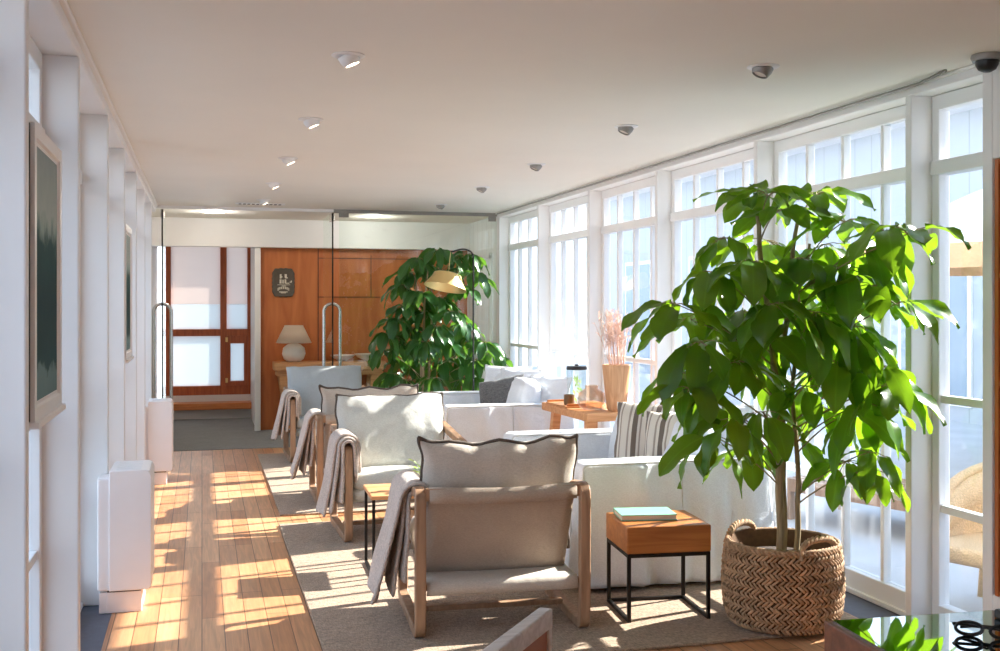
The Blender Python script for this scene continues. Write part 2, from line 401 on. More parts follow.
    def build(s, name, mat, parent=None, smooth=None, bevel=0., solid=0.):
        me = bpy.data.meshes.new(name)
        bmesh.ops.recalc_face_normals(s.bm, faces=s.bm.faces[:])
        s.bm.to_mesh(me); s.bm.free()
        for mm in (mat if isinstance(mat, (list, tuple)) else [mat]): me.materials.append(mm)
        if smooth is not None:
            me.polygons.foreach_set('use_smooth', [True] * len(me.polygons))
            if smooth < 179: me.set_sharp_from_angle(angle=R(smooth))
        o = bpy.data.objects.new(name, me); COL.objects.link(o)
        if parent is not None: o.parent = parent
        if solid:
            d = o.modifiers.new('thick', 'SOLIDIFY'); d.thickness = solid; d.offset = 0
        if bevel:
            d = o.modifiers.new('bevel', 'BEVEL'); d.width = bevel; d.segments = 2; d.limit_method = 'ANGLE'; d.angle_limit = R(40)
        return o

def tag(o, label=None, cat=None, group=None, kind=None):
    if label: o['label'] = label
    if cat: o['category'] = cat
    if group: o['group'] = group
    if kind: o['kind'] = kind
    return o
def thing(name, label, cat, loc=(0, 0, 0), rz=0., group=None):
    o = bpy.data.objects.new(name, None); COL.objects.link(o); o.location = loc; o.rotation_euler = (0, 0, rz); o.empty_display_size = .1
    return tag(o, label, cat, group)
def struct(o, label=None, cat='structure'):
    o['kind'] = 'structure'
    if label: o['label'] = label; o['category'] = cat
    return o
def sempty(name, label, cat):
    o = bpy.data.objects.new(name, None); COL.objects.link(o)
    o['kind'] = 'structure'; o['label'] = label; o['category'] = cat
    return o
def dup(root, label, loc=None, rz=None):
    def cp(o, par):
        c = o.copy(); COL.objects.link(c)
        if par is not None: c.parent = par
        for ch in [x for x in bpy.data.objects if x.parent == o]: cp(ch, c)
        return c
    c = cp(root, None); c['label'] = label
    if loc is not None: c.location = loc
    if rz is not None: c.rotation_euler = (0, 0, rz)
    return c

def cushion(w, h, t, seed=0, pin=.05, wob=.01, n=22, wr=.008, scallop=0.):
    """pillow lying in local XZ, thickness along Y, with drawn-in edges; returns builder and its seam line"""
    mb = MB()
    def P(u, v, sg):
        x = w / 2 * u * (1 - pin * (1 - v * v)); z = h / 2 * v * (1 - pin * (1 - u * u))
        nz = noise.noise(V((u * 2.6 + seed * 3.1, v * 2.6, seed)))
        e = max(abs(u), abs(v)) ** 6
        x += wob * e * noise.noise(V((seed + 5, v * 2.6, u))) ; z += wob * e * (noise.noise(V((u * 2.3, seed + 9, v))) + .25 * noise.noise(V((u * 7, seed + 3, v))))
        if v > 0: z -= scallop * v ** 6 * (.6 + .4 * math.cos(2 * PI * 1.5 * u + seed)) * (1 - u ** 8)
        f = max((1 - abs(u) ** 3.2) * (1 - abs(v) ** 3.2), 0) ** .55
        wq = noise.noise(V((u * 6 + seed, v * 2.2, seed * 2))) * wr * 1.2 + nz * wr * 2
        # creases running in from the seam
        wq += wr * .9 * math.sin(u * 17 + seed + 2 * nz) * max(0, abs(v) - .35) * f ** .5
        return V((x, sg * (t / 2 * f + wq * f), z))
    us = [math.sin(PI / 2 * (-1 + 2 * i / n)) for i in range(n + 1)]
    for sg in (1, -1):
        mb.quadstrip([[P(u, v, sg) for v in us] for u in us])
    bmesh.ops.remove_doubles(mb.bm, verts=mb.bm.verts[:], dist=1e-4)
    seam = [P(u, -1, 1) for u in us[:-1]] + [P(1, v, 1) for v in us[:-1]] + [P(u, 1, 1) for u in us[::-1][:-1]] + [P(-1, v, 1) for v in us[::-1][:-1]]
    return mb, seam
def xf(mb, m):
    bmesh.ops.transform(mb.bm, matrix=m, verts=mb.bm.verts[:]); return mb
SKY, SUN, EXPO = 1.7, 11.0, 0.9
# ------------------------------------------------------------------ the room
H = 2.5; XL = -.45; XR = 3.13; YG = 11.48
LF = [3.10, 4.38, 5.69, 6.88, 8.10, 9.30, 10.50]      # left fins
RF = [4.267, 5.69, 7.13, 8.53, 9.95, 11.38]           # right fins
b = MB(); b.box((-.42, -4.0, -.08), (XR - .12, YG, 0)); struct(b.build('floor', M['floor']), 'old pine board floor', 'floor')
b = MB(); b.box((-.8, -4.0, -.08), (-.42, YG, -.002)); struct(b.build('trim_1', M['slate']), 'dark grey floor strip under the left windows', 'trim')
b = MB(); b.box((XR - .12, -4.0, -.08), (3.4, YG, -.002)); struct(b.build('trim_2', M['slate']), 'dark grey floor strip under the right windows', 'trim')
b = MB(); b.box((-.8, YG, -.08), (3.4, 15.1, .004)); struct(b.build('floor_hall', M['hallcarpet']), 'grey carpet floor of the hall', 'floor')
b = MB(); b.box((-.8, -4.0, H), (3.45, 15.1, H + .15)); struct(b.build('ceiling', M['ceiling']), 'white ceiling', 'ceiling')

# left side: beam, thin fins, wall beyond the glass
b = MB(); b.box((-.72, -4.0, 2.435), (XL, YG, H)); b.box((-.72, -4.0, 2.482), (XL + .02, YG, H))
for y in [-2.2, -.9, .5, 1.8] + LF: b.box((-.66, y, 0), (XL, y + .05, 2.436))
b.box((-.72, 10.9, 0), (-.56, 15.1, H)); b.box((-.72, -4.0, 0), (XL, .52, H))
struct(b.build('wall_left', M['white'], bevel=.006), 'white left wall of fins and beam', 'wall')
# right side
b = MB(); b.box((XR, -4.0, 2.45), (3.42, YG, H)); b.box((XR - .02, -4.0, 2.485), (3.42, YG, H))
for y in RF: b.box((XR, y, 0), (3.30, y + .045, 2.451))
b.box((XR, 3.74, 0), (3.30, 3.80, 2.451))
b.box((XR, 2.1, 2.09), (3.42, 3.74, 2.46)); b.box((XR, 2.1, 0), (3.42, 3.74, .3)); b.box((XR, 2.1, 0), (3.42, 2.4, 2.46)); b.box((3.36, 2.4, 0), (3.42, 3.74, 2.46))
for y in (-4.0, -2.59, -1.18, .23): b.box((XR, y, 0), (3.30, y + .045, 2.451))
b.box((XR, 1.64, 0), (3.30, 2.1, 2.451)); b.box((XR + .02, -4.0, 0), (3.40, .25, 2.46))
struct(b.build('wall_right', M['white'], bevel=.006), 'white right wall of fins and beam', 'wall')

def window(idx, x, y0, y1, lab, panes=4, top=2.45, out=1, rails=(.56, 1.06), inner=.0):
    """tall glazed bay in a wall parallel to Y: frame, bars, glass"""
    e = sempty('window_%d' % idx, lab, 'window')
    f = MB(); w = .05; a, c = x - .03, x + .03
    f.box((a, y0, .03), (c, y0 + w, top)); f.box((a, y1 - w, .03), (c, y1, top))
    e1, e2 = .0015, .003
    f.box((a - e1, y0 + e1, top - .07), (c + e1, y1 - e1, top - e1)); f.box((a - e1, y0 + e1, .004), (c + e1, y1 - e1, .12)); f.box((x - .045, y0 + e2, .001), (x + .045, y1 - e2, .028))
    f.box((a - .012, y0 + e2, 2.085), (c + .012, y1 - e2, 2.15))
    f.build('window_frame', M['trim'], e, bevel=.005)
    g = MB(); t = .014
    for z in rails: g.box((x - .02, y0 + w, z - .018), (x + .02, y1 - w, z + .018))
    for k in range(1, panes):
        y = y0 + (y1 - y0) * k / panes
        g.box((x - .022, y - t, .12), (x + .022, y + t, top - .07))
    g.build('glazing_bar', M['trim'], e, bevel=.004)
    p = MB(); p.box((x - .003, y0 + w, .12), (x + .003, y1 - w, top - .07)); p.build('window_pane', M['glass'], e)
    return e
names_r = ['second glazed bay from the big plant', 'glazed bay']
k = 0
rl = ['tall white window bay behind the big basket plant', 'tall white window bay behind the striped pillows', 'tall white window bay behind the wooden vase',
      'tall white window bay behind the further sofa', 'tall white window bay next to the glass partition']
for i in range(5):
    k += 1; window(k, 3.27, RF[i] + .045, RF[i + 1], rl[i])
k += 1; window(k, 3.27, 3.80, RF[0], 'narrow white window beside the built-in bookcase', panes=1)
ll = ['left window behind the nearest framed picture', 'left window beside the nearer heater', 'left window behind the nearer heater', 'left window behind the further framed picture',
      'left window before the further heater', 'left window beside the further heater']
for i in range(6):
    k += 1; window(k, -.61, LF[i] + .05, LF[i + 1], ll[i], panes=3, top=2.436, out=-1)
k += 1; window(k, -.61, 1.85, LF[0], 'left window nearest the camera', panes=3, top=2.436, out=-1)

for i, y in enumerate((.23,)):
    k += 1; window(k, 3.27, y + .045, y + 1.41, 'right window bay beside the viewpoint')
for y0, y1 in ((.55, 1.8),): k += 1; window(k, -.61, y0, y1, 'left window bay behind the viewpoint', panes=3, top=2.436, out=-1)
b = MB(); b.box((-.72, -4.1, 0), (3.42, -4.0, H)); struct(b.build('wall_back', M['white']), 'white end wall behind the viewpoint', 'wall')
# thin cable trunking along the right ceiling edge up to the camera dome
b = MB(); b.tube([(XR - .045, 11.3, 2.478), (XR - .045, 5., 2.478), (XR - .045, 4.15, 2.478), (XR - .06, 3.95, 2.494)], .008, 6)
struct(b.build('trim_3', M['frame_lamp'], smooth=60), 'thin grey cable along the ceiling edge', 'trim')

# hall beyond the glass
b = MB(); b.box((-.7, 13.0, 2.17), (3.4, 13.14, H)); struct(b.build('wall_bulkhead', M['white'], bevel=.004), 'white bulkhead over the hall', 'wall')
b = MB(); b.box((.66, 13.14, 0), (3.4, 13.24, H)); o = struct(b.build('wall_far', M['ply']), 'orange plywood wall of the hall', 'wall')
b = MB()
for x0, z0, x1, z1 in ((1.345, 0, 1.357, 2.17), (1.36, 1.58, 2.1, 1.592), (1.985, 1.592, 1.995, 2.1), (1.36, 2.05, 3.2, 2.06)): b.box((x0, 13.132, z0), (x1, 13.145, z1))
struct(b.build('trim_4', M['darkwood']), 'seams of the plywood wall', 'trim')
b = MB(); b.box((.625, 13.1, 0), (.665, 14.9, H)); b.box((.60, 13.05, 0), (.668, 13.13, 2.2)); struct(b.build('wall_return', M['white'], bevel=.004), 'white return wall of the hall', 'wall')
b = MB(); b.box((3.2, YG + .02, 0), (3.4, 13.2, H)); struct(b.build('wall_hall_right', M['hallboard']), 'white boarded right wall of the hall', 'wall')
b = MB(); b.box((3.17, 11.95, .0), (3.2, 11.99, 2.05)); b.box((3.17, 12.75, .0), (3.2, 12.79, 2.05)); b.box((3.17, 11.95, 2.03), (3.2, 12.79, 2.09)); b.box((3.185, 11.99, 1.27), (3.2, 12.75, 1.3))
struct(b.build('trim_5', M['trim']), 'trim of a door in the hall wall', 'trim')
# mahogany window wall
e = sempty('window_20', 'mahogany framed frosted window at the end of the hall', 'window')
b = MB(); Y0, Y1 = 14.78, 14.86
for x0, x1, z0, z1 in ((-.46, -.395, .30, H), (.235, .315, .30, H), (.585, .63, .30, H), (-.46, .63, .30, .42), (-.46, .63, 1.08, 1.17), (-.46, .63, 2.40, H)): Y0 += .0012; b.box((x0, Y0, z0), (x1, Y1 + Y0 - 14.78, z1))
b.build('window_frame', M['mahog'], e, bevel=.006)
b = MB()
for x0, x1, z0, z1 in ((.315, .365, .42, 1.08), (.54, .585, .42, 1.08), (.315, .585, .98, 1.08), (.315, .585, .42, .48)): Y0 -= .0013; b.box((x0, Y0 - .018, z0), (x1, Y1 - .02, z1))
cs = b.build('casement', M['mahog'], e, bevel=.005)
b = MB(); b.box((.30, Y0 - .03, 1.0), (.33, Y0, 1.06)); b.box((.30, Y0 - .03, .46), (.33, Y0, .52)); b.build('hinge', M['gold'], cs)
b = MB(); b.box((-.42, 14.82, 1.5), (.61, 14.828, 2.44)); b.build('upper_pane', M['frost'], e)
b = MB(); b.box((-.42, 14.82, .36), (.61, 14.828, 1.4995)); b.build('lower_pane', M['frost2'], e)
b = MB(); b.box((-.46, 14.5, .13), (.63, 14.78, .215)); struct(b.build('trim_6', M['ledge'], bevel=.006), 'orange timber ledge below the end window', 'trim')
b = MB(); b.box((-.46, 14.62, 0), (.63, 14.8, .13)); b.box((-.46, 14.79, .1), (.63, 14.86, .32)); struct(b.build('baseboard_far', M['white']), 'white kick board below the timber ledge', 'baseboard')
b = MB(); b.box((-.8, 14.86, 2.4), (.8, 15.0, H)); struct(b.build('trim_7', M['white']), 'wall head above the end window', 'trim')

# frameless glass screen with two open leaves
e = sempty('window_21', 'frameless fixed glass panel beside the glass doors', 'window')
b = MB(); b.box((1.40, YG, .01), (XR, YG + .012, H - .03)); b.build('glass_panel', M['doorglass'], e)
b = MB(); b.box((1.34, YG - .02, H - .035), (XR, YG + .03, H)); b.box((1.40, YG - .012, H - .08), (1.50, YG + .024, H - .03)); b.box((XR - .09, YG - .012, H - .09), (XR - .01, YG + .024, H - .03)); b.build('top_channel', M['frame_lamp'], e)
b = MB(); b.box((XL, YG - .02, H - .03), (1.34, YG + .03, H)); struct(b.build('trim_8', M['trim']), 'glass door head channel', 'trim')
def glass_door(idx, x, lab, hs):
    e = sempty('door_%d' % idx, lab, 'door'); e.location = (x, YG + .03, 0)
    b = MB(); b.box((-.006, 0, .012), (.006, .86, H - .035)); lf = b.build('door_leaf', M['doorglass'], e)
    b = MB(); b.box((-.0075, -.008, .012), (.0075, .0, H - .035)); b.build('leaf_edge', M['dark'], e)
    b = MB(); b.box((-.018, .0, H - .12), (.018, .16, H - .035)); b.box((-.018, .0, .012), (.018, .16, .10)); b.build('patch_fitting', M['chrome'], e, bevel=.003)
    for sg in (-1, 1):
        pts = [(sg * (.006 + .08 * math.sin(PI / 2 * q / 8)), hs, 1.42 + .08 * math.cos(PI / 2 * q / 8)) for q in range(9)] + [(sg * (.006 + .08 * math.sin(PI / 2 * q / 8)), hs, .52 - .08 * math.cos(PI / 2 * q / 8)) for q in range(8, -1, -1)]
        b = MB(); b.tube(pts, .017, 12); b.build('pull_handle', M['chrome'], e, smooth=60)
    return e
glass_door(1, XL + .06, 'left glass door leaf, open, next to the white wall', .06)
glass_door(2, 1.335, 'right glass door leaf, open, in front of the orange wall', .06)
# ------------------------------------------------------------------ rugs
def rug(lo, hi, label):
    mb = MB(); z = .014
    nx, ny = 30, 40
    mb.softbox((lo[0], lo[1], 0.001), (hi[0], hi[1], z), .006, inner=20, wob=.0012, freq=6)
    o = mb.build('woven_rug', M['rug'], None, smooth=50); tag(o, label, 'rug', 'oatmeal rugs')
    return o
rug((.50, 4.32), (2.98, 7.42), 'oatmeal woven rug under the basket plant and the nearest armchair')
rug((.53, 7.74), (2.98, 10.95), 'oatmeal woven rug further back under the two distant armchairs')

# ------------------------------------------------------------------ lounge armchairs
def make_chair(label, pipe, seed, cl='linenb', scal=0., name='lounge_armchair'):
    t = thing(name, label, 'armchair', group='lounge armchairs')
    for sg in (-1, 1):
        b = MB(); path = rounded_path([(sg * .375, -.345, .022), (sg * .375, -.352, .652), (sg * .375, .345, .575), (sg * .375, .352, .022)], .055, True, 6)
        b.sweep(path, (1, 0, 0), .024, .022); b.build('side_frame', M['oak'], t, smooth=40)
    b = MB(); n = 12
    b.sweep([(-.352 + .704 * i / n, -.347 , .640 - .014 * math.sin(PI * i / n)) for i in range(n + 1)], (0, 1, 0), .014, .027, False)
    b.build('back_rail', M['oak'], t, smooth=40)
    b = MB(); b.cbox((0, -.02, .05), (.71, .05, .024)); b.build('stretcher', M['oak'], t, bevel=.005)
    for y, z in ((.318, .30), (-.325, .225)): b = MB(); b.tube([(-.352, y, z), (.352, y, z)], .016, 10); b.build('seat_bar', M['oak'], t, smooth=50)
    # seat sling, sagging between the two bars, its hem folded over the rear bar
    prof = [(.332, .25), (.338, .30), (.318, .322)] + [(.318 - .643 * i / 10, .322 - .075 * i / 10 - .03 * math.sin(PI * i / 10)) for i in range(1, 10)] + [(-.325, .247), (-.347, .226), (-.346, .192)]
    b = MB(); b.quadstrip([[V((-.345 + .69 * j / 10, y, z)) for j in range(11)] for y, z in prof]); b.build('seat_sling', M[cl], t, smooth=60, solid=.006)
    prof = [(-.364, .605), (-.366, .654), (-.347, .672), (-.33, .656)] + [(-.33 + .20 * i / 8, .642 - .402 * i / 8) for i in range(1, 9)]
    b = MB(); b.quadstrip([[V((-.335 + .67 * j / 12, y - .016 * math.sin(PI * j / 12) * (1 if i > 3 else .3), z - .012 * math.sin(PI * j / 12))) for j in range(13)] for i, (y, z) in enumerate(prof)])
    b.build('back_sling', M['canvas'], t, smooth=60, solid=.005)
    # loose seat cushion
    b = MB(); b.softbox((-.34, -.20, -.06), (.34, .27, .06), .05, inner=9, wob=.007, freq=5, seed=seed, bulge=.018)
    xf(b, Matrix.Translation((0, .075, .352)) @ Matrix.Rotation(R(5), 4, 'X')); sc = b.build('seat_cushion', M[cl], t, smooth=80)
    # loose back cushion with a piped seam
    mx = Matrix.Translation((.012, -.128, .592)) @ Matrix.Rotation(R(21), 4, 'X')
    b, seam = cushion(.735, .60, .20, seed, (.034 if scal else .012), (.022 if scal else .012), 28, .010, scal); xf(b, mx)
    bc = b.build('back_cushion', M[cl], t, smooth=80)
    if pipe: b = MB(); b.tube([mx @ p for p in seam], .0095, 6, True); b.build('piping', M[pipe], bc, smooth=80)
    return t
def make_throw(label, chair_loc, rz, sg, y0, y1, drop_out, drop_in, flare, seed, shift=0.):
    """folded blanket laid over a chair arm; local frame = the chair's"""
    t = thing('wool_throw', label, 'blanket', (chair_loc[0], chair_loc[1], 0), rz, 'wool throws over the armchairs')
    top = .632; xc = .375 * sg
    def layer(off, do, di, fl, a, c, name, sd):
        pro = []
        nO = 12
        for i in range(nO + 1):
            f = 1 - i / nO
            pro.append((xc + sg * (.034 + off + fl * f ** 1.15), top - .02 - (top - .02 - do) * f))
        for i in range(1, 6):
            an = PI * i / 6; pro.append((xc + sg * (.034 + off) * math.cos(an), top - .02 + (.032 + off) * math.sin(an)))
        for i in range(0, 7):
            f = i / 6; pro.append((xc - sg * (.034 + off), top - .02 - (top - .02 - di) * f))
        rings = []; ny = 18
        for j in range(ny + 1):
            y = a + (c - a) * j / ny; ring = []
            for i, (x, z) in enumerate(pro):
                hang = max(0, (top - z) / top)
                w = .016 * hang * math.sin(y * 24 + sd) + .022 * hang * noise.noise(V((y * 9, z * 5, sd)))
                spread = 1 + .16 * hang * (1 if i < nO else 0)
                ym = (a + c) / 2
                ring.append(V((x + sg * w, ym + (y - ym) * spread + shift * hang * (1 if i < nO else 0), z + (.012 * math.sin(y * 19 + sd) if i == 0 else 0) + .05 * hang * (y - ym))))
            rings.append(ring)
        b = MB(); b.quadstrip(rings); o = b.build(name, M['throw'], t, smooth=80, solid=.019)
        m = o.modifiers.new('soft', 'SUBSURF'); m.levels = m.render_levels = 1
        return o
    layer(.040, drop_out, drop_in + .05, flare, y0, y1 - .04, 'upper_fold', seed)
    layer(.020, drop_out + .03, drop_in, flare * .52, y0 + .03, y1, 'middle_fold', seed + 2.)
    layer(.002, drop_out + .08, drop_in + .04, flare * .15, y0 + .01, y1 + .02, 'under_fold', seed + 4.)
    return t
RA = R(-4)
CA = (1.325, 5.00); CB = (1.245, 7.06); CC = (1.215, 8.33); CD = (1.185, 10.57)
chA = make_chair('nearest armchair, seen from behind, wooden frame with taupe canvas back', 'piping', 3, scal=.024)
chA.location = (*CA, .013); chA.rotation_euler.z = RA
chB = make_chair('armchair facing the camera just beyond the nearest armchair, big pale cushion', 'piping', 11, 'linenc', .010)
chB.location = (*CB, .013); chB.rotation_euler.z = PI + R(1)
chC = dup(chA, 'armchair seen from behind in the middle of the room, back to the pale cushion', (*CC, .013), R(-1))
chD = make_chair('furthest armchair, facing the camera in front of the console table, blue grey cushion', None, 5, 'lineng')
chD.location = (*CD, .013); chD.rotation_euler.z = PI + R(1)
make_throw('wool throw over the left arm of the nearest armchair', CA, RA, -1, -.24, .21, .15, .545, .115, 1., .03)
make_throw('wool throw over the arm of the armchair with the big pale cushion', CB, PI + R(1), 1, .02, .35, .17, .38, .085, 4., 0)
make_throw('wool throw over the arm of the armchair in the middle of the room', CC, R(-1), -1, -.22, .16, .2, .545, .11, 7., 0)
make_throw('wool throw over the arm of the furthest armchair by the console', CD, PI + R(1), 1, .02, .35, .22, .40, .10, 9., 0)

# ------------------------------------------------------------------ slipcovered sofas
def make_sofa(label):
    t = thing('slipcovered_sofa', label, 'sofa', group='white slipcovered sofas'); D = 1.08; W = 1.5
    b = MB(); b.softbox((.03, .16, .02), (D - .35, W - .16, .33), .03, inner=12, wob=.004, freq=6, fold=.02, seed=2); b.build('base', M['linenw'], t, smooth=80)
    for y0 in (0, W - .20):
        b = MB(); b.softbox((0, y0, .02), (D, y0 + .20, .70), .035, inner=20, wob=.009, freq=5, fold=.085, seed=y0 + 1, bulge=.006)
        a = b.build('arm', M['linenw'], t, smooth=80)
        for yy in (y0 + .004, y0 + .196):
            b = MB(); b.tube(rounded_path([(.003, yy, .05), (.003, yy, .697), (D - .02, yy, .697)], .035, False, 4), .006, 6); b.build('piping', M['pipingw'], a, smooth=80)
    b = MB(); b.tube([(.545, -.004, .04), (.552, -.006, .35), (.548, -.002, .685)], .004, 5); b.build('seam', M['pipingw'], t, smooth=80)
    b = MB(); b.softbox((D - .24, .02, .02), (D + .004, W - .02, .71), .05, inner=18, wob=.007, freq=4, fold=.04, seed=5, bulge=.01); b.build('back', M['linenw'], t, smooth=80)
    b = MB(); b.softbox((.0, .21, .33), (.84, W - .21, .49), .05, inner=10, wob=.006, freq=5, seed=8, bulge=.02); b.build('seat_cushion', M['linenw'], t, smooth=80)
    for y0 in (.215, W / 2 + .005):
        b = MB(); b.softbox((-.10, 0, -.24), (.10, W / 2 - .22, .24), .07, inner=10, wob=.012, freq=5, seed=9 + y0, bulge=.03); xf(b, Matrix.Translation((.74, y0, .64)) @ Matrix.Rotation(R(12), 4, 'Y'))
        b.build('back_cushion', M['linenw'], t, smooth=80)
    return t
s1 = make_sofa('nearest white slipcovered sofa, behind the wooden block side table'); s1.location = (1.87, 5.19, .013); s1.scale = (1, 1, .945)
s2 = dup(s1, 'further white slipcovered sofa, beyond the wooden bench with the vase', (1.885, 8.42, .013))

def pillow(label, mat, loc, w, h, t, rx, rz, seed, pipe=None, group=None, name='throw_pillow', ry=0.):
    b, seam = cushion(w, h, t, seed, .05, .012, 20, .008)
    o = b.build(name, mat, None, smooth=80); o.location = loc
    o.rotation_euler = (R(rx), R(ry), R(rz)); tag(o, label, 'pillow', group)
    if pipe:
        b = MB(); b.tube(seam, .006, 6, True); b.build('piping', pipe, o, smooth=80)
    return o
# local +Y of a pillow is its face normal; rz -> faces mostly the camera and the room
g1 = 'pillows on the nearest sofa'
pillow('striped pillow on the nearest sofa, nearer of the two', M['stripe'], (2.58, 5.60, .665), .42, .44, .18, -12, -50, 4, None, g1)
pillow('striped pillow on the nearest sofa, behind the other striped one', M['stripe'], (2.54, 5.90, .685), .44, .46, .17, -13, -44, 6, None, g1)
pillow('white pillow leaning in the near corner of the nearest sofa, behind the leaves', M['linenw'], (2.82, 5.62, .72), .46, .42, .17, -14, -62, 8, M['pipingw'], g1)
pillow('second white pillow leaning on the back of the nearest sofa', M['linenw'], (2.80, 6.10, .72), .48, .44, .18, -18, -80, 9, M['pipingw'], g1)
g2 = 'pillows on the further sofa'
pillow('charcoal grey pillow on the further sofa', M['greyp'], (2.50, 8.98, .67), .44, .40, .16, -20, -38, 12, None, g2, ry=-12)
pillow('white pillow right behind the charcoal grey pillow', M['linenw'], (2.68, 9.12, .72), .46, .42, .17, -16, -55, 13, M['pipingw'], g2)
pillow('white pillow at the near end of the further sofa', M['linenw'], (2.82, 8.74, .67), .48, .44, .17, -16, -62, 14, M['pipingw'], g2)
pillow('white pillow at the far end of the further sofa', M['linenw'], (2.66, 9.44, .72), .46, .44, .17, -14, -40, 15, M['pipingw'], g2)

# ------------------------------------------------------------------ block-top side tables
def make_side(label):
    t = thing('side_table', label, 'side table', group='block side tables')
    b = MB(); b.softbox((-.205, -.19, .318), (.205, .19, .445), .008, inner=3); b.build('block_top', M['block'], t, smooth=40)
    w = .0085
    for sx in (-1, 1):
        for sy in (-1, 1): b = MB(); b.box((sx * .193 - w, sy * .178 - w, 0), (sx * .193 + w, sy * .178 + w, .318)); b.build('leg', M['iron'], t, bevel=.0015)
    for sx in (-1, 1):
        for z in (0, .300): b = MB(); b.box((sx * .193 - w, -.178, z), (sx * .193 + w, .178, z + .017)); b.build('base_rail', M['iron'], t, bevel=.0015)
    for sy in (-1, 1): b = MB(); b.box((-.193, sy * .178 - w, .300), (.193, sy * .178 + w, .317)); b.build('base_rail', M['iron'], t, bevel=.0015)
    b = MB(); b.box((-.193, .178 - w, 0), (.193, .178 + w, .017)); b.build('base_rail', M['iron'], t, bevel=.0015)
    return t
TA = (2.125, 4.84); ta = R(-6)
st = make_side('honey wooden block side table with black legs, in front of the nearest sofa'); st.location = (*TA, .013); st.rotation_euler.z = ta
t = thing('side_table', 'thin topped side table with black legs between the two nearest armchairs, mostly hidden', 'side table', (1.10, 5.98, .013), R(-2))
b = MB(); b.softbox((-.215, -.2, .425), (.215, .2, .447), .005, inner=3); b.build('table_top', M['stool'], t, smooth=40)
for sx in (-1, 1):
    for sy in (-1, 1): b = MB(); b.box((sx * .2 - .008, sy * .185 - .008, 0), (sx * .2 + .008, sy * .185 + .008, .426)); b.build('leg', M['iron'], t, bevel=.0015)
    b = MB(); b.box((sx * .2 - .008, -.185, 0), (sx * .2 + .008, .185, .016)); b.build('base_rail', M['iron'], t, bevel=.0015)
# book on it
t = thing('book', 'green hardback book lying on the wooden block side table', 'book', (TA[0] - .045, TA[1] + .045, .4585), R(-10))
b = MB(); b.box((-.132, -.095, .004), (.132, .093, .024)); b.build('pages', M['pages'], t)
b = MB(); b.box((-.136, -.098, 0), (.136, .098, .004)); b.box((-.136, -.098, .024), (.136, .098, .028)); b.box((-.136, .094, 0), (.136, .098, .028)); b.build('cover', M['book'], t, bevel=.001)
# small pot and leaves on the hidden table
t = thing('potted_herb', 'small pale green potted plant peeping above the frame of the nearest armchair', 'plant', (1.21, 5.97, .4605))
b = MB(); b.lathe([(.001, 0), (.035, 0), (.048, .085), (.042, .085), (.038, .07), (.001, .07)]); b.build('pot', M['ceramic'], t, smooth=60)
HERB = t

# ------------------------------------------------------------------ bench with still life
t = thing('wooden_bench', 'rustic orange oak bench between the two white sofas', 'bench', (2.79, 7.56, 0), R(2)); t.scale = (1, 1, .978)
b = MB(); b.softbox((-.225, -.47, .69), (.225, .47, .75), .008, inner=4, wob=.002, freq=4); b.build('bench_top', M['stool'], t, smooth=40)
for sx in (-1, 1):
    for sy in (-1, 1):
        b = MB(); w = .032; x1, y1 = sx * .15, sy * .34; x0, y0 = sx * .185, sy * .43
        b.hexa([(x0 - w, y0 - w, .0), (x0 + w, y0 - w, .0), (x0 + w, y0 + w, .0), (x0 - w, y0 + w, .0)], [(x1 - w, y1 - w, .69), (x1 + w, y1 - w, .69), (x1 + w, y1 + w, .69), (x1 - w, y1 + w, .69)])
        b.build('leg', M['stool'], t, bevel=.004)
b = MB(); b.box((-.03, -.38, .26), (.03, .38, .31)); b.build('stretcher', M['stool'], t, bevel=.004)
o = MB().lathe([(.001, 0), (.062, 0), (.07, .02), (.085, .14), (.097, .26), (.103, .325), (.098, .33), (.085, .325), (.075, .25), (.05, .2), (.001, .2)]).build('wooden_vase', M['vase'], None, smooth=50)
VZ = (2.86, 7.23, .7345); o.location = VZ; tag(o, 'tall tapered pale wooden vase on the bench', 'vase')
b = MB(); r2 = random.Random(5)
for i in range(62):
    a = r2.uniform(0, 2 * PI); sp = r2.uniform(.02, .15); h = r2.uniform(.30, .43)
    p0 = V((math.cos(a) * .02, math.sin(a) * .02, .205)); p1 = V((math.cos(a) * .055, math.sin(a) * .055, .34)); p2 = V((math.cos(a) * sp, math.sin(a) * sp, .33 + h * (1 - .9 * sp)))
    p2.x -= .02
    pts = [p0, p1, p1.lerp(p2, .5) + V((0, 0, .02)), p2]; b.tube(pts, [.0018, .0018, .0017, .0012], 4)
    for q in range(9):
        f = r2.uniform(.3, 1); base = pts[1].lerp(p2, f) + V((0, 0, .02 * (1 - abs(2 * f - 1))))
        d = V((r2.uniform(-1, 1), r2.uniform(-1, 1), r2.uniform(.2, 1.2))).normalized() * r2.uniform(.02, .045)
        b.tube([base, base + d], [.0014, .0026], 3)
o = b.build('dried_grass', M['grass'], None); o.location = VZ; tag(o, 'bunch of pale pink dried grass standing in the wooden vase', 'dried flowers')
o = MB().lathe([(.001, .0), (.07, 0), (.098, .03), (.105, .08), (.095, .12), (.05, .15), (.048, .165), (.056, .175), (.05, .175), (.044, .16), (.088, .118), (.099, .08), (.092, .033), (.066, .006), (.001, .006)]).build('glass_bottle_vase', M['jar'], None, smooth=60)
o.location = (2.72, 7.36, .7345); tag(o, 'squat smoky glass vase left of the wooden vase', 'vase')
t = thing('drink_dispenser', 'tall clear glass jar with a dark lid at the window end of the bench', 'jar', (2.76, 7.80, .7345))
b = MB(); b.lathe([(.001, 0), (.07, 0), (.076, .01), (.076, .26), (.068, .28), (.064, .28), (.071, .258), (.071, .014), (.001, .012)]); b.build('jar_body', M['clear'], t, smooth=50)
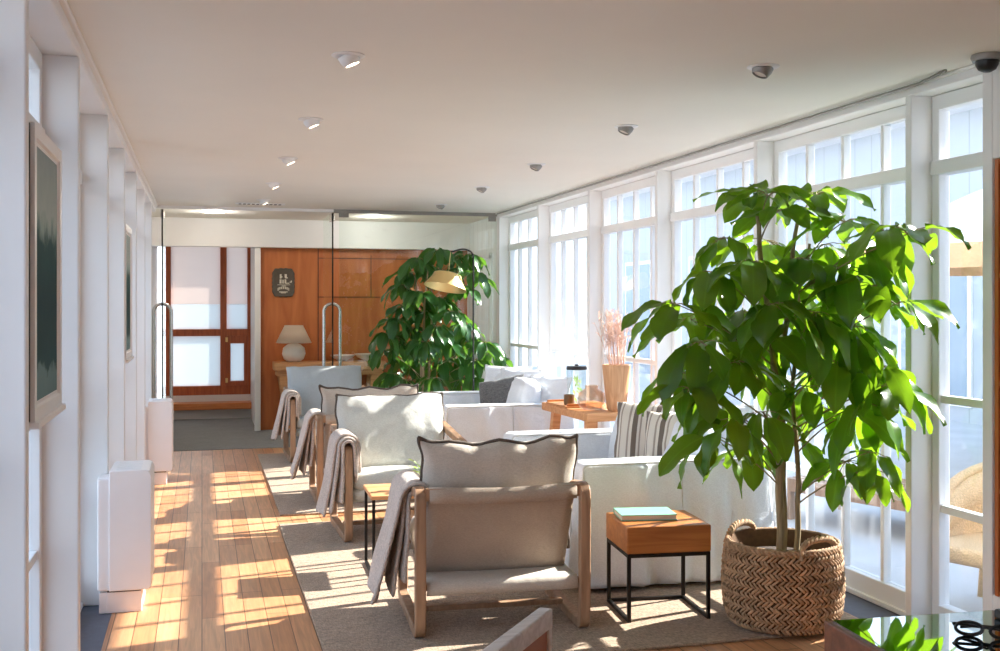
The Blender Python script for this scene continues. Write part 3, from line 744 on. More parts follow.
b = MB(); b.lathe([(.001, .262), (.078, .262), (.08, .272), (.074, .288), (.015, .292), (.015, .302), (.001, .303)]); b.build('lid', M['black'], t, smooth=40)
b = MB()
r3 = random.Random(3)
for i in range(26):
    c = V((r3.uniform(-.04, .04), r3.uniform(-.04, .04), r3.uniform(.03, .2))); d = V((r3.uniform(-1, 1), r3.uniform(-1, 1), r3.uniform(-.5, .8))).normalized() * .03
    sd = d.cross(V((0, 0, 1))).normalized() * .011
    b.quadstrip([[c - d * .9, c - d * .9 + sd * .1], [c - sd, c + sd], [c + d, c + d + sd * .1]])
b.build('mint_sprigs', M['leafw'], t)
o = MB().lathe([(.001, 0), (.036, 0), (.04, .01), (.04, .075), (.036, .075), (.035, .02), (.001, .018)]).build('tealight_holder', M['spool'], None, smooth=50)
o.location = (2.63, 7.60, .7495); tag(o, 'small dark amber tealight holder on the wooden tray', 'candle holder')
t = thing('serving_tray', 'flat wooden tray at the room end of the bench', 'tray', (2.64, 7.70, .7345), R(4))
b = MB(); b.softbox((-.085, -.20, 0), (.085, .20, .014), .006, inner=3); b.build('tray_board', M['stool'], t, smooth=40)
for sy in (-1, 1): b = MB(); b.cbox((0, sy * .19, .021), (.15, .018, .016)); b.build('tray_lip', M['block'], t, bevel=.003)

# ------------------------------------------------------------------ heaters
def make_heater(label):
    t = thing('storage_heater', label, 'heater', group='white heaters on the left wall')
    b = MB(); b.softbox((.0, 0, .11), (.065, .155, .655), .012, inner=3); b.build('back_casing', M['heater'], t, smooth=45)
    b = MB(); prof = [(.055, .11), (.235, .11), (.25, .125), (.25, .66), (.24, .682), (.225, .69), (.065, .69), (.055, .685)]
    b.quadstrip([[V((x, y, z)) for x, z in prof] for y in (-.012, .34)], False, True, True); b.build('front_casing', M['heater'], t, smooth=35, bevel=.004)
    b = MB()
    for i in range(5): b.box((.085, .03 + .06 * i, .689), (.20, .03 + .06 * i + .035, .6915))
    b.build('top_grille', M['white'], t)
    b = MB(); b.box((.042, .01, .0), (.205, .33, .10)); b.box((.008, .012, .0), (.05, .15, .0995)); b.build('plinth', M['heater'], t, bevel=.003)
    b = MB(); b.box((.045, .014, .098), (.20, .326, .114)); b.build('shadow_gap', M['gap'], t)
    return t
h1 = make_heater('nearer white storage heater against the left wall'); h1.location = (-.487, 5.52, 0)
h2 = dup(h1, 'further white storage heater against the left wall', (-.487, 9.38, 0))

# ------------------------------------------------------------------ framed glazed pictures on the left
def make_pic(label):
    t = thing('framed_picture', label, 'picture', group='framed pictures on the left wall')
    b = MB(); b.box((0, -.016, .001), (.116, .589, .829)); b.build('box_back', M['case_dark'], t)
    b = MB(); w = .05; x0, x1 = .112, .128
    ring = lambda x, i: [V((x, y, z)) for y, z in ((i, i), (.59 - i, i), (.59 - i, .83 - i), (i, .83 - i))]
    b.quadstrip([ring(x0, -.003), ring(x1, -.003), ring(x1, w * .7), ring(x1 - .008, w * .8), ring(x1 - .008, w), ring(x0 + .003, w)], True, True)
    b.build('frame', M['trim'], t)
    b = MB(); b.box((-.002, -.01, -.02), (.14, .60, -.001)); b.build('bottom_ledge', M['trim'], t, bevel=.003)
    b = MB(); b.box((.117, w, w), (.119, .59 - w, .83 - w))
    xf(b, Matrix.Translation((0, 0, -.415))); o = b.build('print', M['print'], t); o.location.z = .415
    return t
p1 = make_pic('nearer white framed picture on the left wall, pale above dark green'); p1.location = (-.575, 3.235, 1.165)
p2 = dup(p1, 'further white framed picture on the left wall', (-.575, 6.96, 1.155))
# ------------------------------------------------------------------ big leafy plants
def leaflet(bm, base, d, side, L, W, droop, seed, cup=.18):
    """one leaf blade as a 4 x 8 strip folded along its midrib"""
    d = V(d).normalized(); side = V(side).normalized(); n = 8; rows = []; p = V(base); dn = V((0, 0, -1))
    for i in range(n + 1):
        t = i / n
        w = W * .5 * max(math.sin(PI * (.03 + .97 * t) ** .95), 0) ** .62 * (1 if t < .8 else 1 - 1.6 * (t - .8))
        if i == n: w = W * .015
        up = side.cross(d).normalized()
        wv = .11 * W * math.sin(t * 10 + seed * 3)
        rows.append([p - side * w + up * (cup * w + wv), p - side * w * .5 + up * (cup * w * .28), p, p + side * w * .5 + up * (cup * w * .28), p + side * w + up * (cup * w - wv)])
        d = (d + dn * droop / n).normalized(); side = (side - d * side.dot(d)).normalized()
        p = p + d * (L / n)
    ly = bm.verts.layers.float.get('vein') or bm.verts.layers.float.new('vein')
    vs = [[bm.verts.new(q) for q in r] for r in rows]
    for r in vs: r[2][ly] = 1.
    for i in range(n):
        for j in range(4): bm.faces.new((vs[i][j], vs[i + 1][j], vs[i + 1][j + 1], vs[i][j + 1]))

def umbel(fb, sb, hub, n, L, W, rr, up=.15, droop=1.1, out=None, pet=.05):
    a0 = rr.uniform(0, 2 * PI)
    for i in range(n):
        a = a0 + 2 * PI * i / n + rr.uniform(-.25, .25)
        e = up + rr.uniform(-.35, .25)
        d = V((math.cos(a), math.sin(a), e))
        if out is not None: d += V(out) * .6
        d.normalize(); k = L * rr.uniform(.7, 1.25)
        pl = pet * rr.uniform(.7, 1.4)
        b0 = V(hub); b1 = b0 + d * pl + V((0, 0, -.15 * pl))
        sb.tube([b0, b0.lerp(b1, .5) + V((0, 0, .006)), b1], .0022, 5)
        d2 = (d + V((0, 0, -.35))).normalized()
        sd = d2.cross(V((0, 0, 1)))
        if sd.length < .1: sd = V((1, 0, 0))
        sd = (sd.normalized() + V((0, 0, rr.uniform(-.7, .7)))).normalized()
        leaflet(fb.bm, b1, d2, sd, k, W * rr.uniform(.8, 1.15), droop * rr.uniform(.35, 1.45), rr.uniform(0, 9))

# pixel on a plane of constant Y -> room point (camera: see the end of the script)
TH = math.atan(298 / 1080); CT, ST = math.cos(TH), math.sin(TH); EYE = 1.49
def at(px, py, Y):
    k = (px - 500) / 1080; X = Y * (k * CT + ST) / (CT - k * ST); d = X * ST + Y * CT
    return V((X, Y, EYE - (py - 305) * d / 1080))

# -- the basket
BX, BY = 2.60, 4.49
t = thing('straw_basket', 'big woven straw basket holding the tall leafy plant', 'basket', (BX, BY, .013))
RB = [(0, .235), (.02, .255), (.08, .278), (.2, .288), (.30, .283), (.40, .268)]
def rad(z):
    for (a, ra), (c, rc) in zip(RB, RB[1:]):
        if z <= c: return ra + (rc - ra) * (z - a) / (c - a)
    return RB[-1][1]
b = MB(); b.lathe([(.001, .003)] + [(r - .012, z + .003) for z, r in RB] + [(.25, .40), (.245, .3), (.001, .29)], n=48); b.build('liner', M['strawd'], t, smooth=60)
b = MB(); r4 = random.Random(2); rows = 15; zh = .385 / rows
for i in range(rows):
    zc = .012 + zh * (i + .5); sg = 1 if i % 2 else -1; nn = 70
    for j in range(nn):
        a = 2 * PI * (j + (.5 * i)) / nn + r4.uniform(-.012, .012)
        da = .062 * sg; h = zh * .60; w = .0060 * r4.uniform(.85, 1.15)
        rings = []
        for q, f in enumerate((-1, -.6, 0, .6, 1)):
            aa = a + da * f; z = zc + h * f; bul = .009 * (1 - f * f) + .001; rr_ = rad(z) - .004 + bul + r4.uniform(0, .002)
            c = V((rr_ * math.cos(aa), rr_ * math.sin(aa), z)); tx = V((-math.sin(aa), math.cos(aa), 0)); nr = V((math.cos(aa), math.sin(aa), 0))
            dirv = (tx * da * rad(z) + V((0, 0, h))).normalized(); sd = dirv.cross(nr).normalized(); ww = w * (1 if abs(f) < 1 else .55)
            rings.append([c + sd * ww, c + sd * ww * .6 + nr * ww * .75, c - sd * ww * .6 + nr * ww * .75, c - sd * ww, c - nr * ww * .5])
        b.quadstrip(rings, False, True, True)
b.build('woven_wall', M['straw'], t, smooth=70)
t.scale = (.94, .94, .97)
b = MB()
for k2 in range(2):
    for st_ in range(3):
        pts = []
        for j in range(96):
            a = 2 * PI * j / 96; ph = a * 24 + st_ * 2 * PI / 3
            rr_ = .266 + .007 * math.cos(ph); pts.append((rr_ * math.cos(a), rr_ * math.sin(a), .380 + k2 * .015 + .006 * math.sin(ph)))
        b.tube(pts, .0065, 5, True)
b.build('braided_rim', M['straw'], t, smooth=80)
for a0, hh in ((R(285), .085), (R(118), .085)):
    b = MB()
    for st_ in range(3):
        pts = []
        for j in range(33):
            f = j / 32; an = PI * f; ph = f * 30 + st_ * 2 * PI / 3
            off = (f - .5) * 2; aa = a0 + .47 * math.copysign(abs(math.cos(an)) ** .8, -math.cos(an)) ; zz = .36 + hh * math.sin(an) ** .7
            r_ = .272 + .010 * math.cos(ph) - .03 * math.sin(an)
            pts.append((r_ * math.cos(aa), r_ * math.sin(aa), zz + .009 * math.sin(ph)))
        b.tube(pts, .0095, 6)
    b.build('handle', M['straw'], t, smooth=80)

# -- the plant in it
t = thing('umbrella_plant', 'tall bright green umbrella plant in the woven straw basket', 'plant', (0, 0, 0))
b = MB(); b.lathe([(.001, .303), (.22, .303), (.22, .32), (.15, .335), (.001, .342)], (BX, BY, 0), 28); b.build('soil', M['soil'], t, smooth=60)
stems = [[(BX - .02, BY - .02, .32), (BX - .03, BY - .03, .7), (BX - .04, BY - .02, 1.15), (BX - .09, BY, 1.55), (BX - .12, BY + .02, 1.92)],
         [(BX + .02, BY + .03, .32), (BX + .015, BY + .02, .75), (BX + .005, BY + .02, 1.2), (BX + .03, BY - .02, 1.6), (BX + .06, BY - .04, 1.93)],
         [(BX + .06, BY - .02, .32), (BX + .075, BY - .02, .65), (BX + .05, BY - .01, 1.05), (BX + .10, BY + .04, 1.45), (BX + .18, BY + .06, 1.78)]]
b = MB()
for i, s_ in enumerate(stems):
    pts = []
    for q in range(len(s_) - 1):
        for f in range(6): pts.append(V(s_[q]).lerp(V(s_[q + 1]), f / 6) + V((.004 * math.sin(q * 5 + f), .004 * math.cos(q * 3 + f), 0)))
    pts.append(V(s_[-1])); r0 = (.021, .019, .014)[i]
    b.tube(pts, [r0 * (1 - .55 * k_ / len(pts)) for k_ in range(len(pts))], 9)
b.build('trunk', M['stem'], t, smooth=60)
fb, sb = MB(), MB(); rr = random.Random(21)
HUBS = [  # pixel x, y of the whorl, depth off the trunk, leaf length, leaf count, leaf width
 (752, 199, .05, .17, 8, .075), (768, 196, -.1, .16, 7, .075), (778, 212, -.10, .17, 7, .08), (816, 196, .0, .17, 8, .08), (845, 222, -.14, .19, 7, .085), (886, 232, .02, .21, 6, .10), (908, 234, -.05, .20, 5, .10), (864, 250, -.1, .21, 6, .1), (690, 320, .1, .2, 6, .1), (765, 335, -.1, .22, 6, .11), (835, 300, .1, .2, 7, .1), (866, 404, -.2, .2, 5, .09), (735, 420, -.3, .2, 5, .09), (868, 470, -.05, .15, 5, .075), (726, 238, -.02, .18, 7, .085),
 (712, 272, -.15, .19, 7, .09), (676, 304, -.10, .20, 6, .105), (752, 262, -.25, .20, 7, .095), (800, 258, -.20, .21, 7, .095), (842, 268, -.25, .21, 7, .095), (872, 286, .05, .20, 6, .095), (896, 304, -.05, .18, 6, .08),
 (742, 312, .10, .21, 7, .10), (772, 304, -.30, .22, 7, .105), (815, 312, -.28, .22, 7, .105), (856, 326, -.15, .22, 7, .10), (700, 342, -.18, .20, 7, .095), (682, 372, -.06, .17, 5, .075),
 (735, 362, -.22, .22, 7, .105), (786, 352, .12, .21, 7, .10), (838, 362, -.25, .23, 7, .105), (880, 366, -.02, .20, 6, .09), (892, 384, .1, .17, 5, .075),
 (716, 402, -.05, .19, 6, .085), (762, 412, -.20, .20, 6, .09), (822, 408, .06, .21, 7, .09), (852, 412, -.12, .20, 6, .09), (712, 436, -.22, .18, 6, .085), (690, 388, -.25, .17, 5, .085),
 (788, 436, .05, .19, 5, .085), (846, 462, -.12, .16, 7, .075), (870, 452, .02, .14, 5, .065), (748, 446, .14, .17, 5, .085), (806, 386, -.12, .21, 6, .095), (766, 240, .2, .19, 7, .09), (826, 244, .22, .19, 7, .09), (786, 285, .25, .2, 7, .095), (850, 342, .25, .2, 6, .09), (715, 312, .22, .19, 6, .09)]
for px, py, dy, L_, n_, W_ in HUBS:
    hub = at(px, py, BY + dy)
    while hub.x > 2.85: dy -= .02; hub = at(px, py, BY + dy)
    # petiole: leave the nearest stem below the hub
    best = None
    for s_ in stems:
        for q in range(len(s_) - 1):
            for f in range(8):
                p = V(s_[q]).lerp(V(s_[q + 1]), f / 8)
                hz = math.hypot(p.x - hub.x, p.y - hub.y); want = hub.z - .10 - .35 * hz
                sc_ = abs(p.z - want) + .3 * hz
                if p.z > .55 and (best is None or sc_ < best[0]): best = (sc_, p)
    p0 = best[1]; mid = p0.lerp(hub, .55) + V((0, 0, .05))
    pts = [p0 * (1 - f) ** 2 + mid * 2 * f * (1 - f) + hub * f * f for f in [i / 7 for i in range(8)]]
    sb.tube(pts, [.0042 - .0018 * i / 7 for i in range(8)], 6)
    top = py < 235
    o_ = V((hub.x - BX, hub.y - BY, 0)); side = abs(px - 785) > 82 and py < 330
    o_ = (V((CT, -ST, 0)) * (.42 if px > 785 else -.6)) if side else (o_ * .8 if o_.length > .25 else None)
    umbel(fb, sb, hub, n_, L_ * 1.25, W_ * 1.14, rr, up=.5 if top else (.15 if side else .0), droop=1.1 if top or side else 1.6, out=o_, pet=.055)
fb.build('foliage', M['leaf'], t, smooth=70)
sb.build('leaf_stalk', M['stem'], t, smooth=70)

# -- tree by the glass screen
TX, TY = 2.18, 10.78
t = thing('leafy_tree', 'dark green leafy tree in front of the glass screen', 'plant', (0, 0, 0))
b = MB(); b.lathe([(.001, 0), (.15, 0), (.17, .03), (.2, .34), (.205, .36), (.185, .36), (.175, .31), (.001, .31)], (TX, TY, .0145), 28); b.build('pot', M['ceramic'], t, smooth=50)
b = MB(); tops = []
for i in range(3):
    a = 2 * PI * i / 3; b.tube([(TX + .03 * math.cos(a), TY + .03 * math.sin(a), .3), (TX + .05 * math.cos(a), TY + .05 * math.sin(a), .9), (TX + .09 * math.cos(a + .3), TY + .09 * math.sin(a + .3), 1.5), (TX + .1 * math.cos(a + .8), TY + .1 * math.sin(a + .8), 1.95)], [.018, .015, .011, .006], 8)
b.build('trunk', M['stem'], t, smooth=60)
fb, sb = MB(), MB(); rr = random.Random(4)
H2 = [(418, 258), (438, 250), (455, 256), (468, 254), (410, 272), (428, 268), (448, 270), (474, 272), (402, 285), (462, 285), (420, 292), (440, 298), (405, 305), (425, 312), (452, 312), (396, 318), (412, 328), (436, 326), (464, 322), (388, 334), (404, 344),
      (424, 342), (446, 342), (470, 338), (484, 342), (384, 350), (402, 360), (420, 362), (440, 360), (458, 356), (474, 360), (492, 352), (394, 374), (412, 380), (432, 378), (452, 376), (470, 378)]
for px, py in H2:
    dy = rr.uniform(-.32, .32) if py > 300 else rr.uniform(-.22, .22)
    hub = at(px, py, TY + dy)
    p0 = V((TX + (hub.x - TX) * .12, TY + dy * .12, max(.6, hub.z - .18 - .2 * abs(hub.x - TX)))); mid = p0.lerp(hub, .55) + V((0, 0, .05))
    sb.tube([p0 * (1 - f) ** 2 + mid * 2 * f * (1 - f) + hub * f * f for f in [i / 5 for i in range(6)]], .003, 5)
    o_ = V((hub.x - TX, hub.y - TY, 0)); o_ = o_ if o_.length > .2 else None
    umbel(fb, sb, hub, 9, .25, .10, rr, up=.1, droop=1.7, out=o_, pet=.045)
fb.build('foliage', M['leafd'], t, smooth=70); sb.build('leaf_stalk', M['stem'], t, smooth=70)

# herb leaves
fb = MB(); rr = random.Random(9)
for i in range(16):
    a = rr.uniform(0, 2 * PI); e = rr.uniform(.4, 1.6); d = V((math.cos(a), math.sin(a), e)).normalized()
    leaflet(fb.bm, V((0, 0, .075)) + d * .03, d, d.cross(V((0, 0, 1))), rr.uniform(.07, .13), .035, .7, i)
fb.build('foliage', M['leafw'], HERB, smooth=70)

# ------------------------------------------------------------------ floor lamp
t = thing('arc_floor_lamp', 'slim black floor lamp with a tilted gold shade in front of the leafy tree', 'floor lamp', (2.57, 10.30, .014))
b = MB(); b.lathe([(.001, 0), (.15, 0), (.15, .018), (.14, .024), (.001, .026)]); b.build('base', M['black'], t, smooth=40)
b = MB(); b.tube(rounded_path([(0, 0, .02), (0, 0, 1.99), (-.10, -.02, 2.03), (-.24, -.05, 1.99)], .10, False, 8), .0085, 8); b.build('pole', M['black'], t, smooth=60)
b = MB(); b.tube([(-.24, -.05, 1.99), (-.26, -.055, 1.80)], .0025, 6); b.build('cord', M['gold'], t)
mx = Matrix.Translation((-.285, -.06, 1.70)) @ Matrix.Rotation(R(13), 4, 'Y') @ Matrix.Rotation(R(-8), 4, 'X')
b = MB(); b.lathe([(.02, .09), (.11, .085), (.134, .075), (.152, .03), (.212, -.06), (.206, -.06), (.146, .028), (.128, .07), (.02, .08)], (0, 0, 0), 36, None); xf(b, mx)
sh = b.build('lamp_shade', M['gold'], t, smooth=40)
b = MB(); b.lathe([(.001, .02), (.03, .03), (.034, .06), (.02, .09), (.001, .092)], n=16); xf(b, mx); b.build('bulb', M['ceramic'], sh, smooth=60)

# ------------------------------------------------------------------ hall furniture
t = thing('console_table', 'long orange wooden console table against the plywood wall', 'console table', (1.455, 12.88, 0))
b = MB(); b.box((-.65, -.16, .73), (.65, .22, .82)); b.build('table_top', M['stool'], t, bevel=.006)
b = MB(); b.box((-.62, -.13, .665), (.62, .2, .73)); b.build('apron', M['stool'], t, bevel=.004)
for sx in (-1, 1):
    for sy in (-.10, .17):
        b = MB(); x1 = sx * .535; x0 = sx * .46; 
        b.hexa([(x0 - .028, sy - .028, .004), (x0 + .028, sy - .028, .004), (x0 + .028, sy + .028, .004), (x0 - .028, sy + .028, .004)], [(x1 - .06, sy - .03, .665), (x1 + .06, sy - .03, .665), (x1 + .06, sy + .03, .665), (x1 - .06, sy + .03, .665)])
        b.build('leg', M['stool'], t, bevel=.005)
t = thing('table_lamp', 'white table lamp with round ceramic base on the console table', 'table lamp', (1.04, 12.88, .821))
b = MB(); b.lathe([(.001, 0), (.07, 0), (.115, .035), (.137, .1), (.125, .165), (.08, .205), (.05, .215), (.001, .218)]); b.build('lamp_base', M['ceramic'], t, smooth=60)
b = MB(); b.lathe([(.012, .21), (.012, .28), (.001, .285)], n=12); b.build('lamp_stem', M['gold'], t, smooth=60)
b = MB(); n = 32
b.quadstrip([[V((r_ * math.cos(2 * PI * j / n), r_ * math.sin(2 * PI * j / n), z_)) for j in range(n)] for r_, z_ in ((.205, .225), (.105, .43))], False, True); b.build('lamp_shade', M['shade'], t, smooth=60, solid=.004)
for nm, x, y, r_, h_, lb in (('shallow_bowl', 1.62, 12.97, .15, .07, 'wide shallow white bowl on the console, behind the other bowl'), ('shallow_bowl', 1.93, 12.86, .18, .085, 'larger white bowl at the right end of the console')):
    o = MB().lathe([(.001, 0), (r_ * .35, 0), (r_ * .38, .012), (r_ * .8, h_ * .55), (r_, h_), (r_ * .96, h_), (r_ * .75, h_ * .6), (r_ * .3, .02), (.001, .018)]).build(nm, M['ceramic'], None, smooth=60)
    o.location = (x, y, .821); tag(o, lb, 'bowl', 'bowls on the console')

# plaque on the plywood
t = thing('wall_plaque', 'dark scalloped plaque with pale marks on the orange plywood wall', 'sign', (.937, 13.139, 1.758))
b = MB(); pts = []
for j in range(72):
    a = 2 * PI * j / 72; ca, sa = math.cos(a), math.sin(a); p = 5.
    r_ = (abs(ca / .132) ** p + abs(sa / .172) ** p) ** (-1 / p) * (1 + .022 * math.cos(a * 18)); pts.append((r_ * ca, r_ * sa))
b.quadstrip([[V((x * f, y, z * f)) for x, z in pts] for f, y in ((1, 0), (1, -.014), (.93, -.018), (.88, -.014))], False, True, True); b.build('plaque_body', M['plaque'], t, smooth=30)
b = MB(); y0, y1 = -.0185, -.0135
for x0, x1, z0, z1 in ((-.042, -.022, .048, .10), (-.034, -.012, .06, .075), (.015, .04, .06, .10), (.02, .052, .05, .062), (-.045, -.022, -.012, .038), (-.012, .004, -.012, .034), (.014, .034, -.012, .038), (.03, .07, -.014, -.002), (.075, .098, .0, .012), (.088, .1, .01, .024),
                       (-.07, .08, -.03, -.024), (-.02, .03, -.045, -.036)):
    b.box((x0, y0, z0), (x1, y1, z1))
for j in range(9):
    a = PI * (j / 8); x = .062 * math.cos(a); z = -.075 - .0 + .02 * math.sin(a); b.box((x - .008, y0, z - .022), (x + .008, y1, z + .006))
b.box((-.05, y0, -.118), (.05, y1, -.106)); b.box((-.03, y0, -.128), (.03, y1, -.116))
b.build('raised_marks', M['plaquemark'], t)

# ------------------------------------------------------------------ ceiling fittings
def make_down(label, mats):
    t = thing('ceiling_spotlight', label, 'spotlight', group='ceiling spotlights')
    b = MB(); b.lathe([(.001, 0), (.085, 0), (.088, -.004), (.08, -.009), (.058, -.01), (.001, -.008)], n=28); b.build('trim_ring', M['trim'], t, smooth=50)
    mx = Matrix.Rotation(R(-24), 4, 'Y')
    b = MB(); b.lathe([(.058, .0), (.056, -.022), (.044, -.052), (.038, -.054), (.038, -.02), (.001, -.02)], n=24); xf(b, mx); h_ = b.build('lamp_head', mats[0], t, smooth=50)
    b = MB(); b.lathe([(.001, -.045), (.036, -.045), (.036, -.035), (.001, -.035)], n=20); xf(b, mx); b.build('lamp_face', mats[1], h_, smooth=50)
    return t
l0 = make_down('lit spotlight in the left ceiling row, nearest the camera', (M['trim'], M['bulb'])); l0.location = (.57, 4.37, H); l0.scale = (.78, .78, .78)
for y, w in ((5.93, 'second from the camera'), (7.54, 'third from the camera'), (9.12, 'fourth from the camera')): dup(l0, 'lit spotlight in the left ceiling row, ' + w, (.57, y, H))
r0 = make_down('unlit spotlight coloured backlit grey in the right ceiling row, nearest the camera', (M['frame_lamp'], M['ceramic'])); r0.location = (2.29, 4.11, H); r0.rotation_euler.z = PI; r0.scale = (.78, .78, .78)  # head coloured grey to carry the shade of its backlit underside
for y, w in ((5.69, 'second from the camera'), (7.39, 'third from the camera'), (8.95, 'fourth from the camera'), (10.6, 'above the leafy tree')): dup(r0, 'unlit spotlight coloured backlit grey in the right ceiling row, ' + w, (2.31, y, H), PI)
dup(l0, 'lit spotlight beside the small ceiling vent', (.57, 10.6, H))
t = thing('ceiling_vent', 'small slotted white ceiling vent in front of the glass doors', 'vent', (.56, 11.0, H))
b = MB(); b.box((-.24, -.06, -.008), (.24, .06, 0)); b.build('vent_frame', M['trim'], t, bevel=.003)
b = MB()
for i in range(10): b.box((-.21 + .043 * i, -.04, -.0095), (-.21 + .043 * i + .026, .04, -.007))
b.build('vent_slot', M['gap'], t)
o = MB().lathe([(.001, 0), (.12, 0), (.12, -.008), (.10, -.012), (.001, -.012)], n=28).build('hall_ceiling_light', M['bulb'], None, smooth=40); o.location = (.12, 12.05, H); tag(o, 'round lit ceiling light in the hall beyond the glass', 'ceiling light')
t = thing('dome_camera', 'small dark dome security camera in the right ceiling corner', 'security camera', (3.055, 3.68, H))
b = MB(); b.lathe([(.001, 0), (.06, 0), (.062, -.012), (.056, -.026), (.001, -.026)], n=28); b.build('mount', M['frame_lamp'], t, smooth=40)
b = MB(); b.lathe([(.045, -.024), (.044, -.04), (.034, -.06), (.015, -.07), (.001, -.071)], n=24); b.build('dome', M['black'], t, smooth=70)

# ------------------------------------------------------------------ bookcase niche in the right wall
t = thing('built_in_bookcase', 'orange wood bookcase set in the right wall', 'bookcase', (3.13, 2.42, .30))
b = MB(); b.box((.0, 0, 0), (.22, .02, 1.785)); b.box((.0, 1.285, 0), (.22, 1.305, 1.785)); b.build('side_panel', M['ply'], t)
b = MB(); b.box((.2, .02, 0), (.22, 1.285, 1.785)); b.build('back_panel', M['ply'], t)
for z in (0, .42, .86, 1.30, 1.765): b = MB(); b.box((.005, .02, z), (.2, 1.285, z + .02)); b.build('shelf', M['stool'], t, bevel=.002)

# ------------------------------------------------------------------ glass topped display table, near right
t = thing('display_table', 'dark wooden table with a black mirror glass top in the near right corner', 'table', (2.02, 1.62, 0), R(-4))
b = MB(); b.box((-.62, -.60, .735), (.62, .60, .741)); b.build('glass_top', M['mirrorblack'], t)
b = MB()
for x0, x1, y0, y1 in ((-.635, -.605, -.62, .615), (.605, .635, -.62, .615), (-.605, .605, .585, .615), (-.605, .605, -.62, -.59)): b.box((x0, y0, .60), (x1, y1, .738))
b.build('apron', M['darkwood'], t, bevel=.004)
b = MB(); b.box((-.60, -.58, .10), (.60, .58, .60)); b.build('cabinet', M['darkwood'], t, bevel=.01)
for sx in (-1, 1):
    for sy in (-1, 1): b = MB(); b.box((sx * .58 - .03, sy * .56 - .03, 0), (sx * .58 + .03, sy * .56 + .03, .12)); b.build('leg', M['darkwood'], t, bevel=.004)
# dark folder and spectacles on it
t = thing('eyeglasses', 'black framed eyeglasses folded on the mirror glass table', 'eyeglasses', (1.70, 2.05, .7415), R(-41))
b = MB()
for sx in (-1, 1):
    b.tube([(sx * .036 + .028 * math.cos(a), .004 * math.cos(a), .017 + .0145 * math.sin(a)) for a in [2 * PI * i / 20 for i in range(20)]], .0042, 6, True)
b.tube([(-.008, 0, .02), (0, -.002, .023), (.008, 0, .02)], .0026, 6); b.build('rims', M['black'], t, smooth=60)
for sx in (-1, 1):
    b = MB(); b.tube([(sx * .066, 0, .022), (sx * .069, .008, .022), (sx * .062, .014 + .004 * sx, .022), (-sx * .02, .016 + .005 * sx, .019), (-sx * .055, .016 + .005 * sx, .012)], .0036, 6); b.build('temple', M['black'], t, smooth=60)
t = thing('black_folder', 'closed black folder on the mirror glass table', 'folder', (1.99, 2.05, .7415), R(-3))
b = MB(); b.softbox((-.17, -.12, 0), (.17, .12, .022), .006, inner=3); b.build('cover', M['black'], t, smooth=50)
b = MB(); b.box((-.16, -.112, .006), (.172, .112, .016)); b.build('pages', M['gap'], t)

# ------------------------------------------------------------------ dining chair whose back corner enters the picture
t = thing('panel_back_chair', 'greyed wooden chair with a rust panel back, only its top corner in view', 'chair', (.60, 2.02, 0), R(0))
P0 = V((.793, 2.406, .78)) - V((.60, 2.02, 0)); P1 = V((.50, 2.03, .78)) - V((.60, 2.02, 0))
ax = (P1 - P0); ln = ax.length; ax.normalize(); nv = V((ax.y, -ax.x, 0))
if nv.x < 0: nv = -nv
mx = Matrix(((ax.x, nv.x, 0, P0.x), (ax.y, nv.y, 0, P0.y), (0, 0, 1, 0), (0, 0, 0, 1)))
b = MB(); b.box((0, -.034, .735), (ln, .0, .78), mx); b.box((0, -.033, .0), (.022, -.001, .74), mx); b.box((ln - .045, -.033, 0), (ln - .001, -.001, .74), mx); b.box((.001, -.032, .46), (ln - .002, -.002, .50), mx); b.build('back_frame', M['silverwood'], t, bevel=.005)
b = MB(); b.box((.015, -.025, .49), (ln - .04, -.008, .74), mx); b.build('back_panel', M['rust'], t)
b = MB(); b.softbox((0, -.45, .42), (ln, -.0, .47), .012, inner=3); xf(b, mx); b.build('seat', M['rust'], t, smooth=50)
for x in (0, ln - .045): b = MB(); b.box((x, -.45, 0), (x + .045, -.405, .42), mx); b.build('leg', M['silverwood'], t, bevel=.004)

# ------------------------------------------------------------------ outdoors
b = MB(); b.box((3.4, -8, -.2), (30, 30, -.03)); struct(b.build('ground_1', M['stone']), 'pale paved patio', 'ground')
b = MB(); b.box((-30, -8, -.2), (-.8, 30, -.03)); struct(b.build('ground_2', M['stone']), 'pale paving outside the left windows', 'ground')
t = thing('white_building', 'white boarded building across the patio', 'building', (9.5, 0, -.03))
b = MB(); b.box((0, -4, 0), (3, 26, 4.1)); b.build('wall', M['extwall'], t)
b = MB(); b.box((-.4, -4.2, 4.02), (3.2, 26.2, 4.2)); b.build('roof_edge', M['white'], t)
for i in range(7):
    y = 1.5 + i * 3.4
    b = MB(); b.box((-.03, y, .2), (.02, y + 1.5, 2.5)); f_ = b.build('window', M['trim'], t)
    b = MB(); b.box((-.04, y + .08, .3), (-.02, y + .70, 2.42)); b.box((-.04, y + .80, .3), (-.02, y + 1.42, 2.42)); b.build('pane', M['extglass'], f_)
t = thing('patio_parasol', 'cream patio parasol with apricot fringe outside the narrow window', 'parasol', (7.15, 8.1, -.03))
b = MB(); n = 10
rim = [V((1.55 * math.cos(2 * PI * j / n), 1.55 * math.sin(2 * PI * j / n), 2.02)) for j in range(n)]
b.quadstrip([[V((p.x * f, p.y * f, 2.72 - (2.72 - 2.02) * f ** 1.1)) for p in rim] for f in (.02, .3, .6, 1)], False, True); b.build('canopy', M['cream'], t, solid=.006)
b = MB(); b.quadstrip([rim, [p + V((0, 0, -.2)) for p in rim]], False, True); b.build('fringe', M['fringe'], t, solid=.006)
b = MB(); b.tube([(0, 0, 0), (0, 0, 2.72)], .025, 10); b.build('pole', M['trim'], t, smooth=60)
